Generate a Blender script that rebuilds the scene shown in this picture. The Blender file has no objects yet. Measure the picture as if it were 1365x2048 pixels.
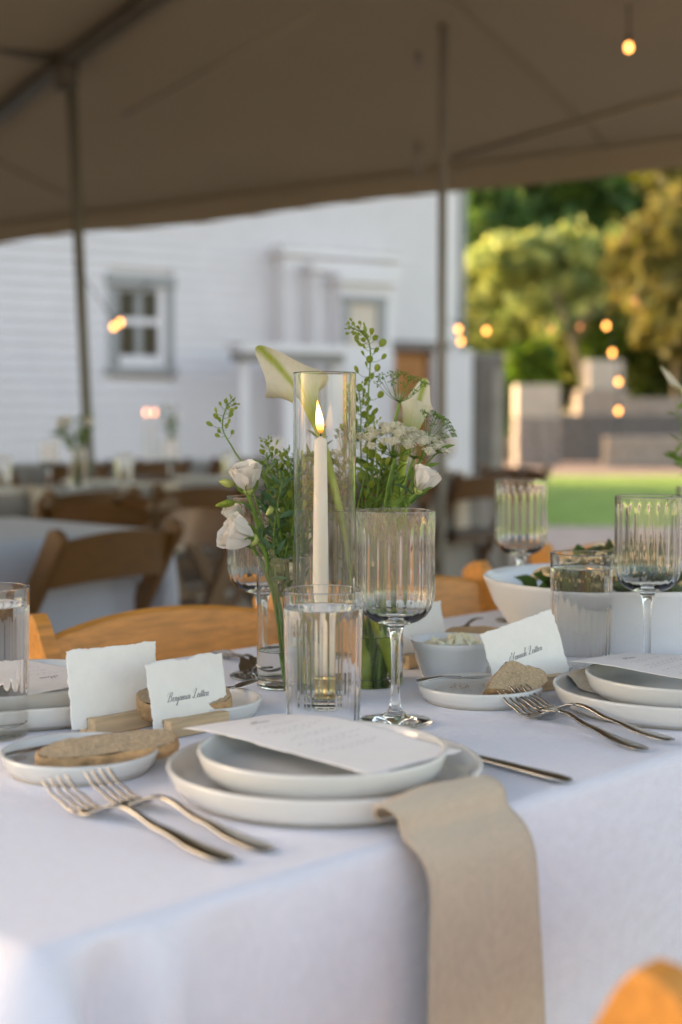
import bpy, bmesh, math, random
import numpy as np
from mathutils import Vector, Matrix, Euler
PI = math.pi
R = math.radians
random.seed(7)
rng = np.random.default_rng(11)
SC = bpy.context.scene
COL = SC.collection
S2 = math.sqrt(0.5)

# ------------------------------------------------------------------ camera
ZT = 0.752                     # height of the cloth on the table
CAMZ = ZT + 0.31
PITCH = math.atan(184 / 2844.4)
F = 2844.4
cam_d = bpy.data.cameras.new('camera')
cam = bpy.data.objects.new('camera', cam_d)
COL.objects.link(cam)
cam.location = (0, 0, CAMZ)
cam.rotation_euler = (PI / 2 - PITCH, 0, 0)
cam_d.sensor_fit = 'VERTICAL'
cam_d.sensor_height = 36
cam_d.sensor_width = 24
cam_d.lens = 50
cam_d.clip_start = 0.05
cam_d.clip_end = 600
cam_d.dof.use_dof = True
cam_d.dof.focus_distance = 1.53
cam_d.dof.aperture_fstop = 3.3
SC.camera = cam

# ------------------------------------------------------------------ sky, sun, exposure
SUN_EL, SUN_AZ = R(14), math.atan2(-0.90, 0.42)      # low sun behind the lengthened house, back left
w = bpy.data.worlds.new('World')
SC.world = w
w.use_nodes = True
wn = w.node_tree.nodes
bg = wn['Background']
sky = wn.new('ShaderNodeTexSky')
sky.sky_type = 'NISHITA'
sky.sun_disc = False
sky.sun_elevation = SUN_EL
sky.sun_rotation = SUN_AZ
sky.air_density = 1.0
sky.dust_density = 2.5
sky.ozone_density = 1.6
w.node_tree.links.new(sky.outputs[0], bg.inputs[0])
bg.inputs[1].default_value = 0.15
sl = bpy.data.lights.new('sun', 'SUN')
sl.energy = 2.1
sl.angle = R(10)
sl.color = (1, 0.88, 0.70)
so = bpy.data.objects.new('sun', sl)
COL.objects.link(so)
sd = Vector((math.sin(SUN_AZ) * math.cos(SUN_EL), math.cos(SUN_AZ) * math.cos(SUN_EL), math.sin(SUN_EL)))
so.rotation_euler = sd.to_track_quat('Z', 'Y').to_euler()
so.location = (0, 0, 30)
SC.view_settings.view_transform = 'Standard'
SC.view_settings.look = 'None'
SC.view_settings.gamma = 1
SC.view_settings.use_curve_mapping = False
SC.view_settings.exposure = 2.32
SC.view_settings.use_white_balance = True       # the photograph is balanced for open shade
SC.view_settings.white_balance_temperature = 8700
SC.view_settings.white_balance_tint = 17
SC.render.engine = 'CYCLES'
cy = SC.cycles
cy.use_denoising = True
cy.max_bounces = 18
cy.transmission_bounces = 16
cy.glossy_bounces = 6
cy.diffuse_bounces = 4
cy.transparent_max_bounces = 16
cy.sample_clamp_indirect = 6
cy.blur_glossy = 0.6


# ------------------------------------------------------------------ helpers: from the photograph to the place
def ray(px, py):
    cx, c = (px - 682.5) / F, -(py - 1024) / F
    return Vector((cx, math.cos(PITCH) + c * math.sin(PITCH), -math.sin(PITCH) + c * math.cos(PITCH)))


def PZ(px, py, z):
    r = ray(px, py)
    t = (z - CAMZ) / r.z
    return Vector((r.x * t, r.y * t, z))


def PD(px, py, d):
    r = ray(px, py)
    t = d / r.y
    return Vector((r.x * t, d, CAMZ + r.z * t))


def G(px, d, z=0.0):
    """point on the floor (or height z) at distance d in the column px"""
    return Vector(((px - 682.5) / F * d / 0.994, d, z))


def T(u, n, z=0.0):
    """table directions: u runs along the tables, n across them"""
    return Vector(((u - n) * S2, (u + n) * S2, z))


def UN(p):
    return (p[0] + p[1]) * S2, (p[1] - p[0]) * S2


# ------------------------------------------------------------------ helpers: materials
def mat(name, col, rough=0.6, var=0.0, vscale=8.0, bump=0.0, bscale=60.0, metal=0.0, coat=0.0, sss=0.0, spec=0.5,
        stretch=(1, 1, 1), sheen=0.0, island=0.0, col2=None, transl=0.0, bdist=0.002, detail=4.0):
    m = bpy.data.materials.new(name)
    m.use_nodes = True
    nt = m.node_tree
    p = nt.nodes['Principled BSDF']
    p.inputs['Roughness'].default_value = rough
    p.inputs['Metallic'].default_value = metal
    p.inputs['Coat Weight'].default_value = coat
    p.inputs['Coat Roughness'].default_value = 0.15
    p.inputs['Specular IOR Level'].default_value = spec
    p.inputs['Sheen Weight'].default_value = sheen
    if sss:
        p.inputs['Subsurface Weight'].default_value = sss
        p.inputs['Subsurface Radius'].default_value = (0.01, 0.006, 0.003)
        p.inputs['Subsurface Scale'].default_value = 0.6
    p.inputs['Base Color'].default_value = (*col, 1)
    src = None
    if var or bump:
        tc = nt.nodes.new('ShaderNodeTexCoord')
        mp = nt.nodes.new('ShaderNodeMapping')
        mp.inputs['Scale'].default_value = stretch
        nt.links.new(tc.outputs['Object'], mp.inputs[0])
    if var:
        n = nt.nodes.new('ShaderNodeTexNoise')
        n.inputs['Scale'].default_value = vscale
        n.inputs['Detail'].default_value = detail
        n.inputs['Roughness'].default_value = 0.6
        nt.links.new(mp.outputs[0], n.inputs['Vector'])
        rmp = nt.nodes.new('ShaderNodeMapRange')
        rmp.inputs[1].default_value = 0.3
        rmp.inputs[2].default_value = 0.7
        nt.links.new(n.outputs[0], rmp.inputs[0])
        mx = nt.nodes.new('ShaderNodeMix')
        mx.data_type = 'RGBA'
        nt.links.new(rmp.outputs[0], mx.inputs[0])
        c2 = col2 or tuple(min(1, c * (1 + var)) for c in col)
        c1 = tuple(c * (1 - var) for c in col) if col2 is None else col
        mx.inputs[6].default_value = (*c1, 1)
        mx.inputs[7].default_value = (*c2, 1)
        src = mx.outputs[2]
    if island:
        g = nt.nodes.new('ShaderNodeNewGeometry')
        hs = nt.nodes.new('ShaderNodeHueSaturation')
        mr = nt.nodes.new('ShaderNodeMapRange')
        mr.inputs[3].default_value = 1 - island
        mr.inputs[4].default_value = 1 + island
        nt.links.new(g.outputs['Random Per Island'], mr.inputs[0])
        nt.links.new(mr.outputs[0], hs.inputs['Value'])
        mr2 = nt.nodes.new('ShaderNodeMapRange')
        mr2.inputs[3].default_value = 0.5 + island * 0.07
        mr2.inputs[4].default_value = 0.5 - island * 0.07
        nt.links.new(g.outputs['Random Per Island'], mr2.inputs[0])
        nt.links.new(mr2.outputs[0], hs.inputs['Hue'])
        if src:
            nt.links.new(src, hs.inputs['Color'])
        else:
            hs.inputs['Color'].default_value = (*col, 1)
        src = hs.outputs[0]
    if src:
        nt.links.new(src, p.inputs['Base Color'])
    if bump:
        n2 = nt.nodes.new('ShaderNodeTexNoise')
        n2.inputs['Scale'].default_value = bscale
        n2.inputs['Detail'].default_value = 3
        nt.links.new(mp.outputs[0], n2.inputs['Vector'])
        b = nt.nodes.new('ShaderNodeBump')
        b.inputs['Strength'].default_value = bump
        b.inputs['Distance'].default_value = bdist
        nt.links.new(n2.outputs[0], b.inputs['Height'])
        nt.links.new(b.outputs[0], p.inputs['Normal'])
    if transl:
        tr = nt.nodes.new('ShaderNodeBsdfTranslucent')
        if src:
            nt.links.new(src, tr.inputs[0])
        else:
            tr.inputs[0].default_value = (*col, 1)
        ms = nt.nodes.new('ShaderNodeMixShader')
        ms.inputs[0].default_value = transl
        nt.links.new(p.outputs[0], ms.inputs[1])
        nt.links.new(tr.outputs[0], ms.inputs[2])
        nt.links.new(ms.outputs[0], nt.nodes['Material Output'].inputs[0])
    return m


def glassmat(name, ior, col=(1, 1, 1)):
    m = bpy.data.materials.new(name)
    m.use_nodes = True
    nt = m.node_tree
    nt.nodes.remove(nt.nodes['Principled BSDF'])
    g = nt.nodes.new('ShaderNodeBsdfGlass')
    g.inputs['IOR'].default_value = ior
    g.inputs['Roughness'].default_value = 0
    g.inputs['Color'].default_value = (*col, 1)
    nt.links.new(g.outputs[0], nt.nodes['Material Output'].inputs[0])
    return m


def emit(name, col, s):
    m = bpy.data.materials.new(name)
    m.use_nodes = True
    nt = m.node_tree
    nt.nodes.remove(nt.nodes['Principled BSDF'])
    e = nt.nodes.new('ShaderNodeEmission')
    e.inputs[0].default_value = (*col, 1)
    e.inputs[1].default_value = s
    nt.links.new(e.outputs[0], nt.nodes['Material Output'].inputs[0])
    return m


def fabric(name, col, weave=900.0, slub=0.35, rough=0.85, strength=0.25, var=0.03):
    """woven cloth: fine crossing threads with thicker slubs"""
    m = mat(name, col, rough=rough, sheen=0.15, spec=0.25)
    nt = m.node_tree
    p = nt.nodes['Principled BSDF']
    tc = nt.nodes.new('ShaderNodeTexCoord')
    hs = []
    for st in ((1, 14, 1), (14, 1, 14)):
        mp = nt.nodes.new('ShaderNodeMapping')
        mp.inputs['Scale'].default_value = st
        nt.links.new(tc.outputs['Object'], mp.inputs[0])
        n = nt.nodes.new('ShaderNodeTexNoise')
        n.inputs['Scale'].default_value = weave / 14
        n.inputs['Detail'].default_value = 3
        nt.links.new(mp.outputs[0], n.inputs[0])
        hs.append(n.outputs[0])
    ad = nt.nodes.new('ShaderNodeMath')
    ad.operation = 'ADD'
    nt.links.new(hs[0], ad.inputs[0])
    nt.links.new(hs[1], ad.inputs[1])
    b = nt.nodes.new('ShaderNodeBump')
    b.inputs['Strength'].default_value = strength
    b.inputs['Distance'].default_value = 0.0012
    nt.links.new(ad.outputs[0], b.inputs['Height'])
    big = nt.nodes.new('ShaderNodeTexNoise')
    big.inputs['Scale'].default_value = 7
    big.inputs['Detail'].default_value = 2
    nt.links.new(tc.outputs['Object'], big.inputs[0])
    b2 = nt.nodes.new('ShaderNodeBump')
    b2.inputs['Strength'].default_value = slub
    b2.inputs['Distance'].default_value = 0.012
    nt.links.new(big.outputs[0], b2.inputs['Height'])
    nt.links.new(b2.outputs[0], b.inputs['Normal'])
    nt.links.new(b.outputs[0], p.inputs['Normal'])
    mr = nt.nodes.new('ShaderNodeMapRange')
    mr.inputs[1].default_value = 0.7
    mr.inputs[2].default_value = 1.3
    mr.inputs[3].default_value = 1 - var
    mr.inputs[4].default_value = 1 + var
    nt.links.new(ad.outputs[0], mr.inputs[0])
    mx = nt.nodes.new('ShaderNodeVectorMath')
    mx.operation = 'SCALE'
    mx.inputs[0].default_value = col
    nt.links.new(mr.outputs[0], mx.inputs['Scale'])
    nt.links.new(mx.outputs[0], p.inputs['Base Color'])
    return m


M = {}
M['linen'] = fabric('white_linen', (0.77, 0.775, 0.855), strength=0.8, slub=0.28, var=.045)
M['napkin'] = fabric('tan_linen', (0.56, 0.455, 0.35), weave=1400, strength=0.45, slub=0.15, var=0.10)
M['back_cloth'] = fabric('shaded_back_linen', (0.27, 0.24, 0.21), strength=0.1)  # white cloth with the tent shade put into its colour
M['shaded_cloth'] = fabric('shaded_near_linen', (0.34, 0.355, 0.395), strength=0.1)  # next table's white cloth, its colour darkened for the tent shade
M['glass'] = glassmat('clear_glass', 1.47, (0.985, 0.99, 0.985))
M['thin_glass'] = glassmat('thin_clear_glass', 1.34, (0.99, 0.995, 0.99))
M['water_top'] = glassmat('water_surface', 1.333)
M['water_wall'] = glassmat('water_in_glass', 1.333 / 1.47)
M['ceramic'] = mat('white_stoneware', (0.65, 0.635, 0.605), rough=0.2, coat=0.3, var=0.02, vscale=30, bump=0.03, bscale=30)
M['bisque'] = mat('unglazed_foot', (0.55, 0.50, 0.43), rough=0.8, var=0.1, vscale=60)
M['porcelain'] = mat('white_porcelain', (0.78, 0.79, 0.80), rough=0.22, var=0.015, vscale=20)
M['steel'] = mat('brushed_silver', (0.40, 0.395, 0.385), rough=0.2, metal=1.0, var=0.08, vscale=40, bump=0.04, bscale=200)
M['paper'] = mat('cotton_paper', (0.85, 0.815, 0.76), rough=0.9, var=0.03, vscale=40, bump=0.35, bscale=140, spec=0.2)
M['menu_paper'] = mat('menu_paper', (0.80, 0.775, 0.765), rough=0.9, var=0.02, vscale=50, bump=0.2, bscale=160, spec=0.2)
M['ink'] = mat('grey_ink', (0.17, 0.17, 0.18), rough=0.7)
M['pale_ink'] = mat('pale_ink', (0.30, 0.30, 0.32), rough=0.8)
M['block'] = mat('pale_wood', (0.60, 0.41, 0.24), rough=0.55, var=0.18, vscale=12, stretch=(1, 12, 12))
M['crumb'] = mat('bread_crumb', (0.47, 0.335, 0.21), rough=0.95, var=0.26, vscale=420, bump=0.7, bscale=420, bdist=0.0025)
M['crust'] = mat('bread_crust', (0.50, 0.29, 0.14), rough=0.75, var=0.40, vscale=55, bump=0.8, bscale=120, bdist=0.004)
M['flour'] = mat('floury_crust', (0.66, 0.52, 0.40), rough=0.95, var=0.25, vscale=80, bump=0.7, bscale=150, bdist=0.003)
M['butter'] = mat('whipped_butter', (0.86, 0.76, 0.50), rough=0.4, var=0.1, vscale=50, col2=(0.9, 0.85, 0.7), sss=0.3)
M['wax'] = mat('ivory_wax', (0.86, 0.76, 0.64), rough=0.45, sss=0.35, var=0.03, vscale=20)
M['wick'] = mat('charred_wick', (0.02, 0.015, 0.01), rough=0.9)
M['brass'] = mat('aged_brass', (0.5, 0.36, 0.16), rough=0.35, metal=1, var=0.2, vscale=30)
M['wood'] = mat('honey_wood', (0.64, 0.255, 0.055), rough=0.45, spec=0.3, coat=0.08, var=0.25, vscale=9, stretch=(1.2, 14, 14), bump=0.06, bscale=30)
M['wood_edge'] = mat('pale_wood_edge', (0.52, 0.30, 0.13), rough=0.5, coat=0.15, var=0.2, vscale=30, stretch=(1, 6, 1))
M['shaded_pad'] = mat('shaded_seat_pad', (0.09, 0.06, 0.04), rough=0.6, var=0.2, vscale=8)  # pale pad, its colour darkened for the shade under the tent
M['shaded_wood'] = mat('shaded_chair_wood', (0.105, 0.043, 0.007), rough=0.45, coat=0.2, var=0.3, vscale=9, stretch=(1.2, 14, 14))  # honey chair wood, its colour darkened for the tent shade
M['stem'] = mat('green_stem', (0.17, 0.29, 0.05), rough=0.5, var=0.25, vscale=60, transl=0.3)
M['calla_stem'] = mat('calla_stem', (0.42, 0.54, 0.07), rough=0.4, var=0.2, vscale=50, transl=0.3)
M['leaf'] = mat('green_leaf', (0.125, 0.215, 0.033), rough=0.5, var=0.3, vscale=70, transl=0.25, island=0.25)
M['blue_leaf'] = mat('bluish_leaf', (0.065, 0.15, 0.06), rough=0.5, var=0.25, vscale=70, transl=0.2)
M['pod'] = mat('seed_pod_green', (0.25, 0.33, 0.04), rough=0.5, var=0.35, vscale=160, transl=0.35, island=0.2)
M['petal'] = mat('white_petal', (0.84, 0.79, 0.72), rough=0.6, var=0.05, vscale=80, transl=0.3, bump=0.1, bscale=90)
M['bud'] = mat('lime_bud', (0.50, 0.55, 0.16), rough=0.5, var=0.2, vscale=90, transl=0.2)
M['floret'] = mat('cream_floret', (0.86, 0.82, 0.66), rough=0.8, island=0.2, transl=0.2)
M['green_floret'] = mat('green_floret', (0.12, 0.24, 0.03), rough=0.7, island=0.3, transl=0.25)
M['dill'] = mat('yellow_dill', (0.42, 0.40, 0.04), rough=0.7, island=0.3, transl=0.3)
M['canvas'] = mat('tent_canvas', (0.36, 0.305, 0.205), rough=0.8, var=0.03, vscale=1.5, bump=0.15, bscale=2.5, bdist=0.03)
M['pole'] = mat('tent_pole_metal', (0.12, 0.11, 0.08), rough=0.55, metal=0.3, var=0.15, vscale=5)
M['clap'] = mat('white_clapboard', (0.70, 0.655, 0.65), rough=0.6, var=0.03, vscale=3, bump=0.1, bscale=20)
M['trim'] = mat('white_trim', (0.69, 0.65, 0.645), rough=0.55, var=0.03, vscale=4)
M['greytrim'] = mat('grey_trim', (0.29, 0.285, 0.275), rough=0.6, var=0.06, vscale=5)
M['pane'] = mat('window_glass', (0.03, 0.022, 0.015), rough=0.12, spec=0.2, var=0.5, vscale=1.5)
M['roofing'] = mat('grey_roofing', (0.16, 0.16, 0.17), rough=0.9, var=0.2, vscale=6)
M['door'] = mat('orange_wood_door', (0.56, 0.21, 0.055), rough=0.5, var=0.3, vscale=4, stretch=(8, 8, 0.7))
M['timber'] = mat('weathered_timber', (0.17, 0.135, 0.115), rough=0.85, var=0.35, vscale=7, stretch=(5, 5, 0.6), bump=0.4, bscale=18)
M['ground'] = mat('pinkish_gravel', (0.47, 0.34, 0.265), rough=0.95, var=0.18, vscale=3, bump=0.5, bscale=40, bdist=0.01)
M['lawn'] = mat('mown_lawn', (0.20, 0.30, 0.04), rough=0.9, var=0.25, vscale=1.2, bump=0.6, bscale=60, bdist=0.02)
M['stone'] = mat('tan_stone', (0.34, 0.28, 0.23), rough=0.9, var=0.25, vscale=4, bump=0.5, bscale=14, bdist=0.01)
M['greystone'] = mat('grey_stone', (0.25, 0.22, 0.20), rough=0.9, var=0.3, vscale=4, bump=0.5, bscale=14, bdist=0.01)
M['slate'] = mat('dark_slate', (0.135, 0.125, 0.115), rough=0.85, var=0.3, vscale=4, bump=0.4, bscale=14, bdist=0.01)
M['cream'] = mat('cream_limestone', (0.46, 0.40, 0.335), rough=0.85, var=0.1, vscale=3)
M['bark'] = mat('grey_bark', (0.115, 0.095, 0.055), rough=0.95, var=0.35, vscale=5, bump=0.8, bscale=14, bdist=0.03)
M['bulb'] = emit('warm_bulb', (1.0, 0.43, 0.13), 2.0)
M['dimbulb'] = emit('dim_bulb', (1.0, 0.42, 0.20), 0.35)
M['farflame'] = emit('far_flame', (1.0, 0.42, 0.24), 2.0)
M['cord'] = mat('black_cord', (0.03, 0.03, 0.03), rough=0.7)
M['salad'] = mat('salad_leaf', (0.10, 0.13, 0.06), rough=0.5, var=0.4, vscale=50, island=0.5, transl=0.15)
M['pasta'] = mat('pale_pasta', (0.72, 0.55, 0.30), rough=0.4, island=0.3, var=0.2, vscale=60)
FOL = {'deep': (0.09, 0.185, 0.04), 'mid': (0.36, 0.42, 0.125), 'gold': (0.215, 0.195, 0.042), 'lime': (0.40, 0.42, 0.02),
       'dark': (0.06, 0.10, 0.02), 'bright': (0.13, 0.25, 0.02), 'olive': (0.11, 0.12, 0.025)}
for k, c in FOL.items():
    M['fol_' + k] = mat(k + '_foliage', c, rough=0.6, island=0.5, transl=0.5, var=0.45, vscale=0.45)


# ------------------------------------------------------------------ helpers: objects
def tag(o, label=None, cat=None, group=None, kind=None):
    if label: o['label'] = label
    if cat: o['category'] = cat
    if group: o['group'] = group
    if kind: o['kind'] = kind
    return o


def thing(name, label, cat, loc=(0, 0, 0), rotz=0.0, group=None):
    o = bpy.data.objects.new(name, None)
    COL.objects.link(o)
    o.empty_display_size = 0.02
    o.location = loc
    o.rotation_euler = (0, 0, rotz)
    return tag(o, label, cat, group)


def mk(name, V, Fc, m, parent=None, smooth=True, loc=None, rot=None, mats=None, fm=None):
    me = bpy.data.meshes.new(name)
    me.from_pydata([tuple(v) for v in V], [], [tuple(f) for f in Fc])
    for mm in (mats or [m]):
        me.materials.append(mm)
    if fm is not None:
        me.polygons.foreach_set('material_index', fm)
    me.polygons.foreach_set('use_smooth', [smooth] * len(me.polygons))
    me.update()
    return link(name, me, parent, loc, rot)


def link(name, me, parent=None, loc=None, rot=None):
    o = bpy.data.objects.new(name, me)
    COL.objects.link(o)
    if parent: o.parent = parent
    if loc is not None: o.location = loc
    if rot is not None: o.rotation_euler = rot
    return o


def copy_tree(o, parent=None):
    c = o.copy()
    COL.objects.link(c)
    if parent is not None:
        c.parent = parent
    for ch in o.children:
        copy_tree(ch, c)
    return c


class MB:
    """collects shapes for ONE mesh object"""
    def __init__(s):
        s.V, s.F = [], []

    def add(s, V, Fc):
        b = len(s.V)
        s.V += [tuple(v) for v in V]
        s.F += [tuple(i + b for i in f) for f in Fc]
        return s

    def box(s, a, b, mtx=None):
        (x0, y0, z0), (x1, y1, z1) = a, b
        V = [Vector(p) for p in ((x0, y0, z0), (x1, y0, z0), (x1, y1, z0), (x0, y1, z0), (x0, y0, z1), (x1, y0, z1), (x1, y1, z1), (x0, y1, z1))]
        if mtx: V = [mtx @ v for v in V]
        return s.add(V, [(0, 3, 2, 1), (4, 5, 6, 7), (0, 1, 5, 4), (1, 2, 6, 5), (2, 3, 7, 6), (3, 0, 4, 7)])

    def tube(s, pts, rad, seg=8, flat=1.0, cap=True):
        V, Fc = tube(pts, rad, seg, flat, cap)
        return s.add(V, Fc)

    def build(s, name, m, parent=None, smooth=True, bevel=0, **k):
        o = mk(name, s.V, s.F, m, parent, smooth, **k)
        if bevel:
            bm = bmesh.new()
            bm.from_mesh(o.data)
            bmesh.ops.bevel(bm, geom=bm.edges[:], offset=bevel, segments=2, affect='EDGES', profile=0.5)
            bm.to_mesh(o.data)
            bm.free()
            for p in o.data.polygons: p.use_smooth = False
        return o


def crom(P, n=8):
    """smooth curve through points (any dimension)"""
    P = [np.array(p, float) for p in P]
    if len(P) < 3:
        return [P[0] + (P[-1] - P[0]) * i / n for i in range(n + 1)]
    Q = [2 * P[0] - P[1]] + P + [2 * P[-1] - P[-2]]
    out = []
    for i in range(1, len(Q) - 2):
        a, b, c, d = Q[i - 1:i + 3]
        for j in range(n):
            t = j / n
            out.append(0.5 * (2 * b + (c - a) * t + (2 * a - 5 * b + 4 * c - d) * t * t + (3 * b - a - 3 * c + d) * t ** 3))
    out.append(P[-1])
    return out


def tube(pts, rad, seg=8, flat=1.0, cap=True):
    pts = [Vector(p) for p in pts]
    n = len(pts)
    if not hasattr(rad, '__len__'): rad = [rad] * n
    V, Fc = [], []
    t0 = (pts[1] - pts[0]).normalized()
    up = Vector((0, 0, 1)) if abs(t0.z) < 0.9 else Vector((0, 1, 0))
    nx = t0.cross(up).normalized()
    for i, p in enumerate(pts):
        t = (pts[min(i + 1, n - 1)] - pts[max(i - 1, 0)]).normalized()
        nx = (nx - t * nx.dot(t)).normalized()
        ny = t.cross(nx)
        for k in range(seg):
            a = 2 * PI * k / seg
            V.append(p + nx * math.cos(a) * rad[i] + ny * math.sin(a) * rad[i] * flat)
    for i in range(n - 1):
        for k in range(seg):
            k2 = (k + 1) % seg
            Fc.append((i * seg + k, i * seg + k2, (i + 1) * seg + k2, (i + 1) * seg + k))
    if cap:
        Fc.append(tuple(range(seg - 1, -1, -1)))
        Fc.append(tuple((n - 1) * seg + k for k in range(seg)))
    return V, Fc


def lathe(prof, seg=48, rib=None):
    """prof: list of (r, z); rib(z, a) multiplies the radius; normals face away from the axis when z rises"""
    V, Fc, rows = [], [], []
    for i, q in enumerate(prof):
        r, z = q[0], q[1]
        if r < 1e-7:
            rows.append([len(V)])
            V.append((0, 0, z))
        else:
            row = []
            for k in range(seg):
                a = 2 * PI * k / seg
                rr = r + (rib(i, z, a) if rib else 0)
                row.append(len(V))
                V.append((rr * math.cos(a), rr * math.sin(a), z))
            rows.append(row)
    for a, b in zip(rows, rows[1:]):
        for k in range(seg):
            k2 = (k + 1) % seg
            if len(a) == 1 and len(b) == 1: continue
            if len(a) == 1: Fc.append((a[0], b[k2], b[k]))
            elif len(b) == 1: Fc.append((a[k], a[k2], b[0]))
            else: Fc.append((a[k], a[k2], b[k2], b[k]))
    return V, Fc


def board(name, L, W, H, m, parent, M4=None, bevel=0.002):
    mb = MB().box((-L / 2, -W / 2, -H / 2), (L / 2, W / 2, H / 2))
    o = mb.build(name, m, parent, False, bevel)
    if M4 is not None: o.matrix_local = M4
    return o


def frame_mtx(p, x, z):
    x = Vector(x).normalized()
    z = Vector(z)
    y = z.cross(x).normalized()
    z = x.cross(y)
    return Matrix(((x[0], y[0], z[0], p[0]), (x[1], y[1], z[1], p[1]), (x[2], y[2], z[2], p[2]), (0, 0, 0, 1)))


# ------------------------------------------------------------------ ground and lawn
def sheet(name, pts, m, z=0.0, kind='structure'):
    o = mk(name, [(p[0], p[1], z) for p in pts], [tuple(range(len(pts)))], m, None, False)
    o['kind'] = kind
    return o


sheet('ground', [(-300, -300), (300, -300), (300, 400), (-300, 400)], M['ground'], 0.0)
sheet('lawn', [(1.9, 14.2), (45, 13.0), (45, 29), (2.1, 27.0)], M['lawn'], 0.006)
sheet('terrace', [(1.0, 27.4), (45, 29.4), (45, 45.5), (0.0, 45.5)], mat('brick_terrace', (0.27, 0.175, 0.13), rough=0.9, var=0.2, vscale=2.5, bump=0.4, bscale=30, bdist=0.01), 0.004)
sheet('meadow', [(-80, 46), (120, 46), (160, 390), (-160, 390)], M['lawn'], 0.008)
# short grass blades on the near part of the lawn
nb = 14000
gx = rng.uniform(2.0, 16, nb)
gy = rng.uniform(14.2, 26.5, nb)
ang = rng.uniform(0, PI, nb)
h = rng.uniform(0.02, 0.05, nb)
wd = 0.006
V = np.empty((nb, 3, 3))
V[:, 0] = np.stack([gx - wd * np.cos(ang), gy - wd * np.sin(ang), np.full(nb, 0.006)], 1)
V[:, 1] = np.stack([gx + wd * np.cos(ang), gy + wd * np.sin(ang), np.full(nb, 0.006)], 1)
V[:, 2] = np.stack([gx + rng.normal(0, .012, nb), gy + rng.normal(0, .012, nb), h], 1)
go = mk('grass', V.reshape(-1, 3), np.arange(nb * 3).reshape(-1, 3), mat('grass_blade', (0.20, 0.36, 0.05), island=0.3, transl=0.3), None, False)
tag(go, 'short mown green grass of the lawn beyond the tables', 'grass', kind='stuff')

# ------------------------------------------------------------------ the tent
ZE = 2.44
eL, eR = PZ(0, 485, ZE), PZ(1365, 330, ZE)
ed = (eR - eL).normalized()
en = Vector((ed.y, -ed.x, 0))
if en.y > 0: en = -en                                      # towards the camera, under the tent
SLOPE = 0.27
VAL = 0.14
tent = thing('event_tent', 'large white event tent with dark canvas roof, valance and metal poles over the tables', 'tent', (eL.x, eL.y, 0))


def tp(t, s, dz=0.0):
    """point of the tent roof: t along the eave, s inwards"""
    p = eL + ed * t + en * s
    return Vector((p.x, p.y, ZE + VAL + SLOPE * s + dz))


def roof_hit(px, py, dz=0.0):
    r = ray(px, py)
    best = None
    lo, hi = 0.5, 40.0
    f = lambda q: (CAMZ + r.z * q) - (ZE + VAL + dz + SLOPE * ((Vector((r.x * q, r.y * q, 0)) - Vector((eL.x, eL.y, 0))).dot(en)))
    for _ in range(60):
        mid = (lo + hi) / 2
        if f(mid) > 0: hi = mid
        else: lo = mid
    return Vector((r.x * lo, r.y * lo, CAMZ + r.z * lo))


TB = Vector((eL.x, eL.y, 0))
hA, hB = roof_hit(0, 232), roof_hit(300, 2)
hd = (hB - hA).normalized()


def hip_at(s):
    sa = (hA - TB).dot(en)
    k = (s - sa) / hd.dot(en)
    p = hA + hd * k
    return p


SMAX = 7.15  # unseen inward reach, shaped to set the light on the table
NS, NT = 12, 24
V, Fc = [], []
TMAX = 9.5
for i in range(NS + 1):
    s = SMAX * i / NS
    hp = hip_at(s)
    t0 = (hp - TB).dot(ed)
    for j in range(NT + 1):
        t = t0 + (TMAX - t0) * j / NT
        sag = -0.03 * math.sin(PI * i / NS) * (0.6 + 0.4 * math.sin(3.1 * t))
        V.append(tp(t, s, sag if 0 < j < NT else 0) - TB)
for i in range(NS):
    for j in range(NT):
        a = i * (NT + 1) + j
        Fc.append((a, a + 1, a + NT + 2, a + NT + 1))
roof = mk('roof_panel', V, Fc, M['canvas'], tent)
# the neighbouring roof panel beyond the hip falls left; unseen reach extended to block light
V, Fc = [], []
for i in range(NS + 1):
    s = SMAX * i / NS
    hp = hip_at(s)
    for j in range(5):
        q = hp - ed * (3.2 * j) + Vector((0, 0, -0.012 - 0.62 * j * 1.0 * (s + 0.3) / (SMAX)))
        V.append(q - TB)
for i in range(NS):
    for j in range(4):
        a = i * 5 + j
        Fc.append((a, a + 5, a + 6, a + 1))
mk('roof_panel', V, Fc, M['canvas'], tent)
# valance
V, Fc = [], []
t0 = (hip_at(0) - TB).dot(ed) - 3
N = 60
for i in range(N + 1):
    t = t0 + (TMAX - t0) * i / N
    for k in range(4):
        z = ZE + VAL - 0.002 - VAL * k / 3 + (0.012 * math.sin(t * 2.2) * (k / 3))
        p = eL + ed * t - en * (0.012 * k + 0.015 * math.sin(t * 2.9 + k) * (k / 3))
        V.append((p.x - TB.x, p.y - TB.y, z))
for i in range(N):
    for k in range(3):
        a = i * 4 + k
        Fc.append((a, a + 1, a + 5, a + 4))
mk('valance', V, Fc, M['canvas'], tent)
# seams and straps sewn on the canvas
q0, q1 = tp(-4, 0.02, -0.02), tp(TMAX, 0.02, -0.02)
MB().tube([q0 - TB, q1 - TB], 0.018, 6).build('eave_cord', M['canvas'], tent)
for (x0, y0, x1, y1) in ((250, 232, 640, 20), (905, 318, 1365, 190)):
    a, b = roof_hit(x0, y0, -0.012), roof_hit(x1, y1, -0.012)
    MB().tube([a - TB, b - TB], 0.022, 6, 0.5).build('canvas_seam', M['canvas'], tent)
for tt in (1.1, 5.2):
    a, b = tp(tt, 0.05, -.012), tp(tt, SMAX - .1, -.012)
    MB().tube([a - TB, (a + b) / 2 - TB - Vector((0, 0, .025)), b - TB], 0.008, 6, 0.5).build('canvas_seam', M['canvas'], tent)
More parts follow.
